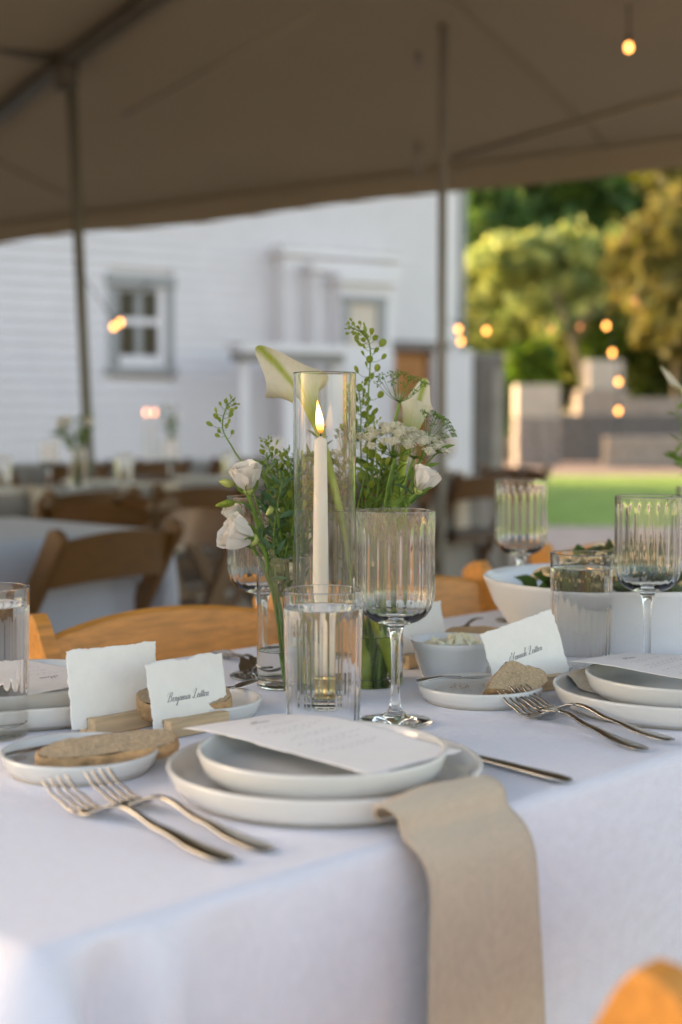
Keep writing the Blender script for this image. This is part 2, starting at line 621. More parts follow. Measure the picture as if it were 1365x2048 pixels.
# hip rafter, cross pipe, legs
j = roof_hit(132, 122, -0.06)
A2, B2 = roof_hit(-60, 275, -0.06), roof_hit(340, -30, -0.06)
MB().tube([A2 - TB, j - TB, B2 - TB], 0.05, 12).build('hip_rafter', M['pole'], tent)
c2 = roof_hit(-60, 82, -0.10)
MB().tube([j - TB, c2 - TB], 0.034, 10).build('cross_pipe', M['pole'], tent)
MB().tube([j + Vector((0, 0, 0.05)) - TB, j - Vector((0, 0, 0.16)) - TB], [0.075, 0.066], 12).build('corner_fitting', M['pole'], tent)
foot = G(192, j.y, 0.0)
top = G(150, j.y, j.z - 0.14)
top.x = j.x + 0.03
MB().tube([foot - TB, top - TB], 0.030, 14).build('tent_leg', mat('green_grey_pole', (0.20, 0.195, 0.155), rough=0.6, var=0.1, vscale=4), tent)
pb = G(882, 7.0, 0.0)
ss = (pb - TB).dot(en)
ptop = Vector((pb.x, pb.y, ZE + VAL + SLOPE * ss - 0.01))
M['lightpole'] = mat('grey_tent_pole', (0.27, 0.25, 0.21), rough=0.6, metal=0.0, var=0.1, vscale=4)
MB().tube([pb - TB, ptop - TB], 0.022, 14).build('tent_leg', M['lightpole'], tent)
for px, py, l in ((836, 285, 0.20), (838, 105, 0.07)):
    a = roof_hit(px, py, -0.03)
    MB().tube([a - TB, a - TB - Vector((0, 0, l))], 0.020, 8, 0.3).build('strap', M['lightpole'], tent)

# ------------------------------------------------------------------ the white house
hL, hR = G(0, 16.3), G(905, 19.5)
hx = (hR - hL).normalized()
hrot = math.atan2(hx.y, hx.x)
house = thing('white_house', 'white clapboard house, lengthened out of view against the sun, with grey framed window and stepped entry behind the tent', 'house', hR, hrot)
hy = Vector((-hx.y, hx.x, 0))


def W(px, py, off=0.0):
    """pixel to the wall plane (off metres in front of the wall): local x along the wall and height"""
    r = ray(px, py)
    o = hR - hy * off
    t = ((o - cam.location).dot(hy)) / r.dot(hy)
    p = cam.location + r * t
    return (p - hR).dot(hx), p.z


def hbox(name, x0, x1, z0, z1, y0, y1, m, parent=None, bevel=0.004):
    """box on the house, y counts outwards from the wall"""
    mb = MB().box((x0, -y1, z0), (x1, -y0, z1))
    return mb.build(name, m, parent or house, False, bevel)


HLEN, HH = 30.0, 5.6  # unseen left length added to keep the low sun off the tables
mb = MB().box((-HLEN, 0.0, 0), (0, 8.0, HH))
mb.build('wall', M['clap'], house, False)
gz = HH + 3.6
mk('roof', [(-HLEN - .4, -.5, HH - .2), (.4, -.5, HH - .2), (.4, 4, gz), (-HLEN - .4, 4, gz), (-HLEN - .4, 8.5, HH - .2), (.4, 8.5, HH - .2)],
   [(0, 1, 2, 3), (3, 2, 5, 4), (1, 5, 2), (0, 3, 4)], M['roofing'], house, False)
wx0, wz1 = W(212, 546)
wx1, wz0 = W(346, 752)
hbox('foundation', -HLEN, 0.02, 0, 0.42, 0.0, 0.05, M['greystone'])
PITCHB = 0.138
nbd = int((HH - 0.42) / PITCHB)
for i in range(nbd):
    z = 0.42 + i * PITCHB
    spans = [(-HLEN + .1, -0.16)]
    if z + PITCHB > wz0 and z < wz1:
        spans = [(-HLEN + .1, wx0 + 0.02), (wx1 - 0.02, -0.16)]
    for (x0, x1) in spans:
        V = [(x0, -0.002, z), (x1, -0.002, z), (x1, -0.062, z), (x0, -0.062, z), (x0, -0.002, z + PITCHB - .022), (x1, -0.002, z + PITCHB - .022), (x1, -0.034, z + PITCHB - .022), (x0, -0.034, z + PITCHB - .022)]
        mk('clapboard', V, [(0, 3, 2, 1), (3, 7, 6, 2), (4, 5, 6, 7), (0, 4, 7, 3), (1, 2, 6, 5), (0, 1, 5, 4)], M['clap'], house, False)
hbox('corner_board', -0.17, 0.03, 0.0, HH, 0.0, 0.055, M['trim'])
MB().tube([(0.09, -0.06, 0.05), (0.09, -0.06, HH)], 0.05, 10).build('downspout', M['greytrim'], house)
# the sash window
win = thing('window', None, None)
win.parent = house
win.location = (wx0, 0, wz0)
ww, wh = wx1 - wx0, wz1 - wz0


def wbox(name, x0, x1, z0, z1, y0, y1, m, bevel=0.004):
    return MB().box((x0, -y1, z0), (x1, -y0, z1)).build(name, m, win, False, bevel)


cw = 0.115 * ww
wbox('casing', 0, cw, 0.09 * wh, wh * 0.88, 0.0, 0.06, M['greytrim'])
wbox('casing', ww - cw, ww, 0.09 * wh, wh * 0.88, 0.0, 0.06, M['greytrim'])
wbox('head_casing', -0.02, ww + 0.02, wh * 0.88, wh, 0.0, 0.08, M['greytrim'])
wbox('sill', -0.03, ww + 0.03, 0, 0.08 * wh, 0.0, 0.11, M['greytrim'])
i0, i1, k0, k1 = cw + .003, ww - cw - .003, 0.083 * wh, 0.877 * wh
sw = 0.07 * ww
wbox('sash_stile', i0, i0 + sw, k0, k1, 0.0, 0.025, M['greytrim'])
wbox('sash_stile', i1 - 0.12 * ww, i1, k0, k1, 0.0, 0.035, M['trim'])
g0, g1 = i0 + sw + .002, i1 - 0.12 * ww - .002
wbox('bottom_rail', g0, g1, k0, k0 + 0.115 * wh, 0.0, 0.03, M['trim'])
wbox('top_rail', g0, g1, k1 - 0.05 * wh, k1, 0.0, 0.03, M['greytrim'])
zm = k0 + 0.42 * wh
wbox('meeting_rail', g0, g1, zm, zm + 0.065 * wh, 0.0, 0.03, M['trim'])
gm = (g0 + g1) / 2
mw = 0.055 * ww
for za, zb in ((k0 + 0.115 * wh + .002, zm - .002), (zm + 0.065 * wh + .002, k1 - 0.05 * wh - .002)):
    wbox('muntin', gm - mw, gm + mw, za, zb, 0.002, 0.022, M['greytrim'])
    for a, b in ((g0, gm - mw - .002), (gm + mw + .002, g1)):
        wbox('pane', a, b, za, zb, 0.003, 0.008, M['pane'], 0)
# stepped entry: three shells, one in front of the other, each with a small cornice
for px0, py1, px1, off, th in ((566, 497, 795, 0.30, 0.075), (627, 533, 790, 0.55, 0.065), (680, 556, 786, 0.80, 0.06)):
    x0, z1 = W(px0, py1, off)
    x1, _ = W(px1, py1, off)
    hbox('entry_shell', x0, x1, 0.02, z1 - th, off - 0.24 if off > 0.3 else 0.03, off, M['trim'])
    hbox('entry_cornice', x0 - 0.05, x1 + 0.05, z1 - th + .002, z1 + .05, off - 0.20 if off > 0.3 else 0.035, off + 0.09, M['trim'])
    hbox('entry_board', x0 + 0.02, x0 + 0.10, 0.3, z1 - th - 0.02, off + .002, off + 0.03, M['trim'])
x0, z1 = W(686, 590, 0.83)
x1, z0 = W(772, 690, 0.83)
ew = thing('window', None, None)
ew.parent = house
ew.location = (x0, -0.80, z0)
ww, wh = x1 - x0, z1 - z0
for (a, b, c, d, nm, mm, y1) in ((0, ww * .16, 0, wh * .84, 'casing', 'greytrim', .05), (ww * .80, ww, 0, wh * .84, 'casing', 'greytrim', .05), (-.01, ww + .01, wh * .843, wh, 'head_casing', 'greytrim', .06)):
    MB().box((a, -y1, c), (b, -0.003, d)).build(nm, M[mm], ew, False, 0.003)
M['curtain'] = mat('beige_curtain', (0.62, 0.52, 0.42), rough=0.9, var=0.1, vscale=3, stretch=(8, 8, .5))
MB().box((ww * .163, -.02, 0), (ww * .797, -.004, wh * .838)).build('curtain', M['curtain'], ew, False)
# flat porch slab with posts, and the doorway to its right
x0, z1 = W(478, 686, 1.2)
x1, _ = W(695, 690, 1.2)
hbox('porch_slab', x0, x1, z1 - 0.10, z1, 0.85, 1.28, M['trim'])
hbox('porch_fascia', x0 + .03, x1 - .03, z1 - 0.20, z1 - 0.102, 0.9, 1.2, M['greytrim'])
for px, hw in ((490, 0.05), (577, 0.085), (672, 0.05)):
    xa, _ = W(px, 800, 1.1)
    hbox('porch_post', xa - hw, xa + hw, 0.0, z1 - 0.204, 1.0, 1.0 + 2 * hw, M['trim'])
xa, za = W(776, 702, 0.5)
xb, _ = W(866, 702, 0.5)
hbox('door_jamb', xa - .10, xa - .002, 0, za, 0.06, 0.5, M['trim'])
hbox('door_jamb', xb + .002, xb + .10, 0, za, 0.06, 0.5, M['trim'])
dr = hbox('door', xa, xb, 0.05, za - .002, 0.1, 0.40, M['door'])
pw = (xb - xa)
for a in (0.12, 0.56):
    for c, d in ((0.12, 0.45), (0.5, 0.9)):
        MB().box((xa + pw * a, -0.42, za * c), (xa + pw * (a + .32), -0.402, za * d)).build('door_panel', M['door'], dr, False, .004)
hbox('door_lintel', xa - .22, xb + .22, za + .002, za + .13, 0.06, 0.62, M['timber'])

# white pier and weathered gate post beside the house
for nm, px0, px1, py, d, m, lab, cat in (('garden_pier', 872, 943, 700, 17.6, M['trim'], 'square white painted pier at the right end of the house', 'pier'),
                                       ('gate_post', 947, 1004, 706, 17.9, M['timber'], 'thick weathered grey timber gate post beside the white pier', 'post')):
    a, b = G(px0, d), G(px1, d)
    zt = PD(px0, py, d).z
    wdt = b.x - a.x
    t = thing(nm, lab, cat, ((a.x + b.x) / 2, d + wdt / 2, 0), 0)
    board('shaft', wdt, wdt, zt - 0.06, m, t, Matrix.Translation((0, 0, (zt - .06) / 2)), 0.006)
    board('cap', wdt * 1.06, wdt * 1.06, 0.058, m if nm == 'garden_pier' else M['greystone'], t, Matrix.Translation((0, 0, zt - .029)), 0.006)
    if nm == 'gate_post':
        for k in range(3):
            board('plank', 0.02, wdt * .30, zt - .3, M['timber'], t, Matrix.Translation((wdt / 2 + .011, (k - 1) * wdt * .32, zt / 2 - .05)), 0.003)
            board('plank', wdt * .30, 0.02, zt - .3, M['timber'] if k < 2 else M['stone'], t, Matrix.Translation(((k - 1) * wdt * .32, -wdt / 2 - .011, zt / 2 - .05)), 0.003)  # right front plank lighter: lit face of the post put into the colour


# ------------------------------------------------------------------ stone walls and pillars beyond the lawn
def masonry(root, L, H, D, m, bw, bh):
    """courses of separate stones round a core, length along x"""
    board('core', L - .04, D - .04, H - .02, m, root, Matrix.Translation((0, 0, H / 2 - .01)), 0)
    rows = max(1, round(H / bh))
    shared = {}
    for r in range(rows):
        x = -L / 2 - (bw * .5 if r % 2 else 0)
        while x < L / 2 - .02:
            l = bw * random.uniform(.75, 1.25)
            a, b = max(x, -L / 2), min(x + l, L / 2)
            x += l
            if b - a < .06: continue
            key = round((b - a) / .06)
            if key not in shared:
                mb = MB().box((-(b - a) / 2 + .008, -D / 2, -H / rows / 2 + .008), ((b - a) / 2 - .008, D / 2, H / rows / 2 - .008))
                shared[key] = mb.build('stone', m, root, False, 0.012)
                o = shared[key]
            else:
                o = shared[key].copy()
                COL.objects.link(o)
            o.location = ((a + b) / 2, random.uniform(-.015, .015), (r + .5) * H / rows)


def pillar(px0, px1, pym, pyt, d, mb_, mt_, lab, top_in=(0, 0)):
    a, b = G(px0, d), G(px1, d)
    zm_, zt = PD(px0, pym, d).z, PD(px0, pyt, d).z
    t = thing('stone_pillar', lab, 'pillar', ((a.x + b.x) / 2, d, 0))
    wd = b.x - a.x
    masonry(t, wd, zm_, wd, mb_, .42, .24)
    k0, k1 = top_in
    board('cap_block', wd * (1 - k0 - k1), wd * .8, zt - zm_ - .004, mt_, t, Matrix.Translation((wd * (k0 - k1) / 2, 0, (zm_ + zt) / 2 + .004)), .02)
    return t


pillar(1027, 1112, 836, 770, 33, M['greystone'], M['cream'], 'grey stone pillar with wide cream block on top across the lawn')
pillar(1146, 1242, 780, 722, 38, M['stone'], M['cream'], 'taller tan stone pillar with cream block behind the dark wall', (.2, .08))


def wallthing(px0, px1, pyt, d, m, lab, bw=.6, bh=.28, depth=.5):
    a, b = G(px0, d), G(px1, d)
    zt = PD((px0 + px1) / 2, pyt, d).z
    t = thing('stone_wall', lab, 'wall', ((a.x + b.x) / 2, d, 0))
    masonry(t, b.x - a.x, zt, depth, m, bw, bh)


wallthing(1112, 1420, 828, 36, M['slate'], 'dark slate garden wall between the two pillars across the lawn')
wallthing(1205, 1480, 872, 32, M['stone'], 'low tan stone wall nearest the lawn on the right', .7, .3)
wallthing(1244, 1520, 796, 40, M['stone'], 'high tan stone wall behind the dark wall on the right', .8, .35)
wallthing(960, 1030, 845, 37, M['slate'], 'short dark wall piece beside the timber gate post')


# ------------------------------------------------------------------ trees and shrubs
def leafcloud(name, blobs, n, size, m, parent, loc=(0, 0, 0)):
    """many leaf-sized faces spread through uneven lobes; blobs: (x, y, z, rx, ry, rz)"""
    P, Nn = [], []
    tot = sum((b[3] * b[5]) for b in blobs)
    for b in blobs:
        k = int(n * b[3] * b[5] / tot)
        v = rng.normal(size=(k, 3))
        v /= np.linalg.norm(v, axis=1)[:, None]
        rad = rng.uniform(0.35, 1.0, k) ** 0.5
        rad = np.where(rng.random(k) < .10, rad * rng.uniform(1.0, 1.35, k), rad)
        lump = 1 + .30 * np.sin(v[:, 0] * 5 + b[0]) * np.cos(v[:, 2] * 6 + b[2]) + .12 * np.sin(v[:, 1] * 11 + v[:, 2] * 9)
        P.append(v * (rad * lump)[:, None] * np.array(b[3:6]) + np.array(b[:3]))
        Nn.append(v)
    P = np.concatenate(P)
    Nn = np.concatenate(Nn) + rng.normal(0, .7, P.shape)
    Nn /= np.linalg.norm(Nn, axis=1)[:, None]
    a = np.cross(Nn, rng.normal(size=P.shape))
    a /= np.linalg.norm(a, axis=1)[:, None]
    c = np.cross(Nn, a)
    s = size * rng.uniform(.6, 1.4, len(P))[:, None]
    V = np.stack([P - a * s, P - c * s * .55 + Nn * s * .12, P + a * s, P + c * s * .55 + Nn * s * .12], 1).reshape(-1, 3)
    Fc = np.arange(len(P) * 4).reshape(-1, 4)
    return mk(name, V, Fc, m, parent, False)


def tree(name, lab, px, py, rx, ry, d, kind, n, size, lobes=7, trunk=True, group=None):
    c = PD(px, py, d)
    sx, sz = rx / F * d, ry / F * d
    t = thing(name, lab, 'tree' if trunk else 'shrub', (c.x, d, 0), 0, group)
    bl = [(0, 0, c.z, sx * .62, sx * .6, sz * .66)]
    for k in range(lobes):
        a = 2 * PI * k / lobes + random.uniform(-.3, .3)
        q = random.uniform(.34, .52)
        bl.append((sx * .62 * math.cos(a), random.uniform(-.5, .4) * sx, c.z + sz * .62 * math.sin(a), sx * q, sx * q, sz * q))
    leafcloud('crown', bl, n, size, M['fol_' + kind], t)
    mb = MB()
    zb = c.z - sz * .3
    mb.tube(crom([(0, 0, 0), (.04 * sx, 0, zb * .5), (-.03 * sx, .05, zb)], 5), [max(.05, .10 * sx * (1 - .06 * i)) for i in range(11)], 10)
    for k in range(4):
        a = 2 * PI * k / 4 + .4
        mb.tube([(0, 0, zb * .72), (sx * .3 * math.cos(a), sx * .3 * math.sin(a), zb * 1.02), (sx * .5 * math.cos(a), sx * .5 * math.sin(a), c.z + .25 * sz)], [.045 * sx, .03 * sx, .012 * sx], 7)
    mb.build('trunk', M['bark'], t)
    return t


tree('broadleaf_tree', 'tall deep green tree rising behind the lighter trees just under the tent edge', 1075, 415, 165, 125, 62, 'deep', 9000, .42)
tree('broadleaf_tree', 'wide pale green spreading tree in the middle beyond the lawn', 1085, 590, 190, 115, 48, 'mid', 11000, .30, 9)
tree('broadleaf_tree', 'golden leaved tree at the right edge beyond the lawn', 1352, 545, 118, 165, 44, 'gold', 11000, .28, 8)
tree('broadleaf_tree', 'bright lime yellow tree top showing at the tent edge upper right', 1240, 352, 80, 70, 70, 'lime', 4500, .36, 5)
tree('evergreen_tree', 'dark evergreen tree standing behind the golden tree and stone walls', 1300, 680, 150, 120, 56, 'olive', 8000, .36)
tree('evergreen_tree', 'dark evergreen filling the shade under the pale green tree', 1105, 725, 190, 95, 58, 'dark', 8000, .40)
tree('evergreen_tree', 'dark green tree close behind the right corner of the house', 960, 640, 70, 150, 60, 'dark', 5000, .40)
tree('broadleaf_tree', 'green tree filling the gap low behind the spreading tree', 1180, 660, 130, 120, 53, 'mid', 9000, .30, 8)
tree('broadleaf_tree', 'tall olive green tree at the far right edge behind the golden tree', 1400, 430, 150, 190, 64, 'olive', 9000, .40, 8)
tree('broadleaf_tree', 'green tree close behind the house corner under the tent edge', 985, 520, 75, 130, 55, 'deep', 6000, .34, 7)
tree('broadleaf_tree', 'deep green tree between the tall tree and the lime yellow one', 1180, 430, 110, 120, 74, 'deep', 7000, .42, 7)
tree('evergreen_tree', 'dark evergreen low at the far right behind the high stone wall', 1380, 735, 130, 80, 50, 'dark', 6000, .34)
tree('broadleaf_tree', 'loose pale green tree beside the house corner left of the spreading tree', 975, 610, 75, 115, 51, 'mid', 6000, .26, 9)
tree('broadleaf_tree', 'loose olive green tree between the spreading tree and the golden one', 1240, 560, 80, 105, 52, 'mid', 6000, .26, 9)
tree('shrub', 'rounded bright green shrub above the grey stone pillar', 1063, 742, 52, 52, 39, 'bright', 3500, .20, 5, False)
tree('shrub', 'narrow bright green shrub beside the taller pillar', 1206, 692, 34, 50, 46, 'bright', 2200, .22, 4, False)
tree('shrub', 'low lime green shrub between timber post and grey pillar', 1018, 815, 26, 50, 35.5, 'bright', 2200, .18, 4, False)
# a slanting pale trunk in front of the dark shade
t = thing('bare_trunk', 'slender leaning pale tree trunk in front of the dark shade', 'tree trunk', (0, 0, 0))
MB().tube(crom([PD(1180, 800, 45), PD(1160, 730, 45), PD(1130, 640, 45.5), PD(1105, 570, 46)], 5), [.15 - .006 * i for i in range(16)], 10).build('trunk', M['bark'], t)
MB().tube(crom([PD(1148, 690, 45.2), PD(1180, 620, 45.2), PD(1215, 570, 45)], 4), [.07 - .006 * i for i in range(9)], 8).build('limb', M['bark'], t)
for i, (x, y, s, k, lab) in enumerate(((-25, 70, 9, 'deep', 'broad dark tree far behind the house'), (45, 75, 10, 'deep', 'broad dark tree far off on the right'), (32, 48, 6, 'mid', 'green tree right of the golden tree'),
                                       (22, 66, 8, 'deep', 'dark green tree behind the golden tree'), (12, 84, 10, 'olive', 'olive green tree farthest behind the spreading tree'))):
    t = thing('broadleaf_tree', lab, 'tree', (x, y, 0))
    bl = [(0, 0, s * .95, s * .6, s * .6, s * .55)] + [(s * .5 * math.cos(a), s * .5 * math.sin(a), s * (.8 + .25 * math.sin(a * 3)), s * .38, s * .38, s * .36) for a in np.arange(0, 6.2, 1.05)]
    leafcloud('crown', bl, 7000, .45, M['fol_' + k], t)
    MB().tube([(0, 0, 0), (.1, 0, s * .5), (0, 0, s * .9)], [.05 * s, .04 * s, .02 * s], 9).build('trunk', M['bark'], t)


# ------------------------------------------------------------------ tables and cloths
def cloth(name, u0, u1, n0, n1, ztop, drop, m, lab, cat='tablecloth', step=0.03, fold=1.0, group=None):
    rc = 0.014
    P = []           # perimeter: (position, outward normal, distance to the nearest corner, side phase)

    def seg(a, b, nrm):
        L = (b - a).length
        q, s = [0.0], 0.0
        while s < L:
            near = min(s, L - s)
            s += min(step, max(0.006, 0.15 * near)) if near < .3 else step
            q.append(min(s, L))
        for s in q:
            P.append((a + (b - a) * s / L, nrm, min(s, L - s), a.x + a.y + s))

    def cor(c, a0):
        for k in range(1, 9):
            a = a0 + PI / 2 * k / 9
            nv = Vector((math.cos(a), math.sin(a)))
            P.append((c + nv * rc, nv, -0.001 - 0.012 * min(k, 9 - k), 0.0))
    V2 = lambda x, y: Vector((x, y))
    seg(V2(u0 + rc, n0), V2(u1 - rc, n0), V2(0, -1)); cor(V2(u1 - rc, n0 + rc), -PI / 2)
    seg(V2(u1, n0 + rc), V2(u1, n1 - rc), V2(1, 0)); cor(V2(u1 - rc, n1 - rc), 0)
    seg(V2(u1 - rc, n1), V2(u0 + rc, n1), V2(0, 1)); cor(V2(u0 + rc, n1 - rc), PI / 2)
    seg(V2(u0, n1 - rc), V2(u0, n0 + rc), V2(-1, 0)); cor(V2(u0 + rc, n0 + rc), PI)
    er = 0.012
    prof = [(-.0128, 0)] + [(er * math.sin(a) - er, er * math.cos(a) - er) for a in np.linspace(0, PI / 2, 7)]
    zz = [-.022, -.03, -.04, -.055, -.08, -.12, -.17, -.23, -.3, -.4, -.5, -.6, -drop]
    prof += [(0.0, z) for z in zz if z >= -drop]
    V, Fc = [], []
    for (p, nv, dc, ph) in P:
        for (off, z) in prof:
            dep = min(1, max(0, -z - er) / .16)
            o = off + 0.010 * dep
            o += dep * 0.007 * math.sin(ph * 7.3 + 1.2) * fold + dep * .004 * math.sin(ph * 17 + .5)
            if dc < .4:
                dk = min(1, max(0, -z - er * .15) / .045)
                o += fold * dk * (.036 * math.exp(-(max(dc, 0) / .016) ** 2) - .024 * math.exp(-((dc - .045) / .017) ** 2) + .015 * math.exp(-((dc - .085) / .020) ** 2) - .010 * math.exp(-((dc - .14) / .03) ** 2) + .006 * math.exp(-((dc - .20) / .035) ** 2))
            q = p + nv * o
            V.append(T(q.x, q.y, ztop + z))
    k, n = len(prof), len(P)
    for i in range(n):
        i2 = (i + 1) % n
        for j in range(k - 1):
            Fc.append((i * k + j, i * k + j + 1, i2 * k + j + 1, i2 * k + j))
    Fc.append(tuple(i * k for i in range(n)))
    c = T((u0 + u1) / 2, (n0 + n1) / 2, 0)
    o = mk(name, [v - c for v in V], Fc, m, None, True, loc=c)
    # keep the local axes along the table so that the weave follows it
    o.data.transform(Matrix.Rotation(-PI / 4, 4, 'Z'))
    o.rotation_euler = (0, 0, PI / 4)
    return tag(o, lab, cat, group)


def table_frame(u0, u1, n0, n1, ztop, lab, group=None):
    c = T((u0 + u1) / 2, (n0 + n1) / 2, 0)
    t = thing('banquet_table', lab, 'table', c, PI / 4, group)
    L, D = u1 - u0 - .09, n1 - n0 - .09
    board('tabletop', L, D, .03, M['block'], t, Matrix.Translation((0, 0, ztop - .022)), .004)
    for sx in (-1, 1):
        for sy in (-1, 1):
            MB().tube([(sx * (L / 2 - .15), sy * (D / 2 - .08), 0), (sx * (L / 2 - .15), sy * (D / 2 - .08), ztop - .038)], .014, 8).build('leg', M['pole'], t)
    return t


N0, N1, U0, U1 = 0.700, 1.462, 0.44, 2.88
table_frame(U0, U1, N0, N1, ZT - .003, 'long banquet table under the white cloth in the foreground')
main_cloth = cloth('tablecloth', U0, U1, N0, N1, ZT, 0.70, M['linen'], 'smooth white linen cloth covering the laid table in the foreground', step=.025)
BT = {'near': (0.05, 2.48, 3.2, 3.96), 'mid': (2.9, 6.3, 5.0, 5.76), 'far': (5.2, 7.64, 8.4, 9.16)}
for k, lab in (('near', 'white cloth coloured grey blue for tent shade on the next table, behind the dark chair at left'), ('mid', 'white cloth coloured taupe for tent shade on the long middle table behind the flowers'), ('far', 'white cloth coloured taupe for tent shade on the farthest table in front of the house')):
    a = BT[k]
    cloth('tablecloth', *a, ZT, .70, M['shaded_cloth'] if k == 'near' else M['back_cloth'], lab, step=.08)
    table_frame(*a, ZT - .003, {'near': 'banquet table under the cloth of the next row', 'mid': 'banquet table under the shade coloured cloth of the middle row', 'far': 'banquet table under the farthest cloth'}[k])


# ------------------------------------------------------------------ folding chairs
def make_chair(lab, group, wm='wood'):
    t = thing('folding_chair', lab, 'chair', group=group)
    wd = M[wm]
    th = R(29)
    for sx in (-1, 1):
        a, b = Vector((sx * .222, .22, 0)), Vector((sx * .222, -.225, .785))
        d = (b - a)
        L = d.length
        mb = MB()
        # flat board with rounded top, swept in its own plane
        ax, nz = d.normalized(), Vector((1, 0, 0))
        ay = nz.cross(ax)
        out = [(0, -.019), (L - .02, -.027), (L - .005, -.024), (L + .001, -.012), (L + .001, .012), (L - .005, .024), (L - .02, .027), (0, .019)]
        V = []
        for xo in (-.013, .013):
            V += [a + ax * q[0] + ay * q[1] + nz * xo for q in out]
        k = len(out)
        Fc = [tuple(range(k - 1, -1, -1)), tuple(range(k, 2 * k))] + [(i, (i + 1) % k, (i + 1) % k + k, i + k) for i in range(k)]
        mb.add(V, Fc)
        mb.build('back_post', M['wood'] if wm == 'wood' else wd, t, False, .002)
        c, e = Vector((sx * .195, -.22, 0)), Vector((sx * .195, .10, .425))
        board('rear_leg', (e - c).length, .034, .02, wd, t, frame_mtx((c + e) / 2, e - c, (1, 0, 0)), .002)
    # crest rail: bowed board with an arched top
    V, Fc = [], []
    n = 18
    for i in range(n + 1):
        x = -.21 + .42 * i / n
        q = x / .21
        bow = -.030 * (1 - q * q)
        yb, zc = -.168, .695
        arch = .021 * (1 - abs(q) ** 2.0)
        for (yy, z) in ((0, -.055 + .012 * (1 - q * q)), (0.014, -.055 + .012 * (1 - q * q)), (.014 - .030, .062 + arch - .006), (.006 - .030, .062 + arch), (-.030, .062 + arch - .006)):
            V.append((x, yb + bow + yy - .012, zc + z))
    for i in range(n):
        for k in range(5):
            Fc.append((i * 5 + k, (i + 1) * 5 + k, (i + 1) * 5 + (k + 1) % 5, i * 5 + (k + 1) % 5))
    Fc += [tuple(range(5)), tuple(n * 5 + k for k in range(4, -1, -1))]
    mk('crest_rail', V, Fc, wd, t, False)
    board('seat', .372, .38, .022, wd, t, Matrix.Translation((0, .03, .437)), .006)
    board('seat_pad', .35, .35, .03, M['paper'] if wm == 'wood' else M['shaded_pad'], t, Matrix.Translation((0, .03, .464)), .01)
    board('stretcher', .41, .03, .018, wd, t, Matrix.Translation((0, .13, .16)), .002)
    board('stretcher', .37, .03, .018, wd, t, Matrix.Translation((0, -.14, .10)), .002)
    return t


GC = 'folding wooden chairs round the tables'
chair = make_chair('honey wood folding chair on the far side behind the blank card', GC)
dark = make_chair('folding chair coloured for shade in front of the next table at left', GC, 'shaded_wood')
FACE_V, FACE_MV, FACE_U, FACE_MU = PI / 4, PI / 4 + PI, -PI / 4, PI - PI / 4    # local +y towards +n, -n, +u, -u
first = {'wood': chair, 'shaded_wood': dark}
used = set()


def put_chair(u, n, rz, lab, kind='wood'):
    o = first[kind] if kind not in used else copy_tree(first[kind])
    used.add(kind)
    o.location = T(u, n, 0)
    o.rotation_euler = (0, 0, rz)
    o['label'] = lab
    return o


# chair backs reach .24 behind the chair's origin
put_chair(1.315, 1.485, FACE_MV, 'honey wood folding chair on the far side behind the blank card')
put_chair(1.90, 1.51, FACE_MV + .06, 'honey wood folding chair on the far side right of the flower vases')
put_chair(2.72, 1.66, FACE_MV - .05, 'honey wood folding chair pulled out behind the serving bowls')
put_chair(.812, .590, FACE_V + .03, 'honey wood chair corner nearest the camera at bottom right')
put_chair(2.15, 3.22, FACE_V + .2, 'folding chair coloured for shade in front of the next table at left', 'shaded_wood')
put_chair(1.42, 3.20, FACE_V, 'folding chair coloured for shade at the left end of the next table', 'shaded_wood')
put_chair(2.75, 3.6, FACE_MU, 'folding chair coloured for shade at the near end of the next table', 'shaded_wood')
put_chair(1.7, 4.05, FACE_MV, 'folding chair coloured for shade on the far side of the next table', 'shaded_wood')
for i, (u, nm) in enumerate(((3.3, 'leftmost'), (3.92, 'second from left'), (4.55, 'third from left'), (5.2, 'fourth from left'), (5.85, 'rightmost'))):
    put_chair(u, 4.98 + random.uniform(-.06, .04), FACE_V + random.uniform(-.12, .12), f'dark folding chair {nm} on the near side of the middle table', 'shaded_wood')
put_chair(6.62, 5.32, FACE_MU + .1, 'dark folding chair at the right end of the middle table before the lawn', 'shaded_wood')
put_chair(2.42, 4.22, FACE_MV + .15, 'dark folding chair at the far corner of the next table, left of the flowers', 'shaded_wood')
put_chair(3.45, 4.25, FACE_U - .2, 'dark folding chair turned away just behind the white blooms', 'shaded_wood')
put_chair(3.05, 4.1, FACE_U + .3, 'dark folding chair turned aside between two rows', 'shaded_wood')
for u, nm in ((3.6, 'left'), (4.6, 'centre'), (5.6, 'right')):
    put_chair(u, 5.9, FACE_MV, f'dark folding chair at the {nm} of the middle table far side', 'shaded_wood')
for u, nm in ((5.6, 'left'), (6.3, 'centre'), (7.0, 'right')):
    put_chair(u, 8.3, FACE_V, f'dark folding chair at the {nm} of the farthest table', 'shaded_wood')


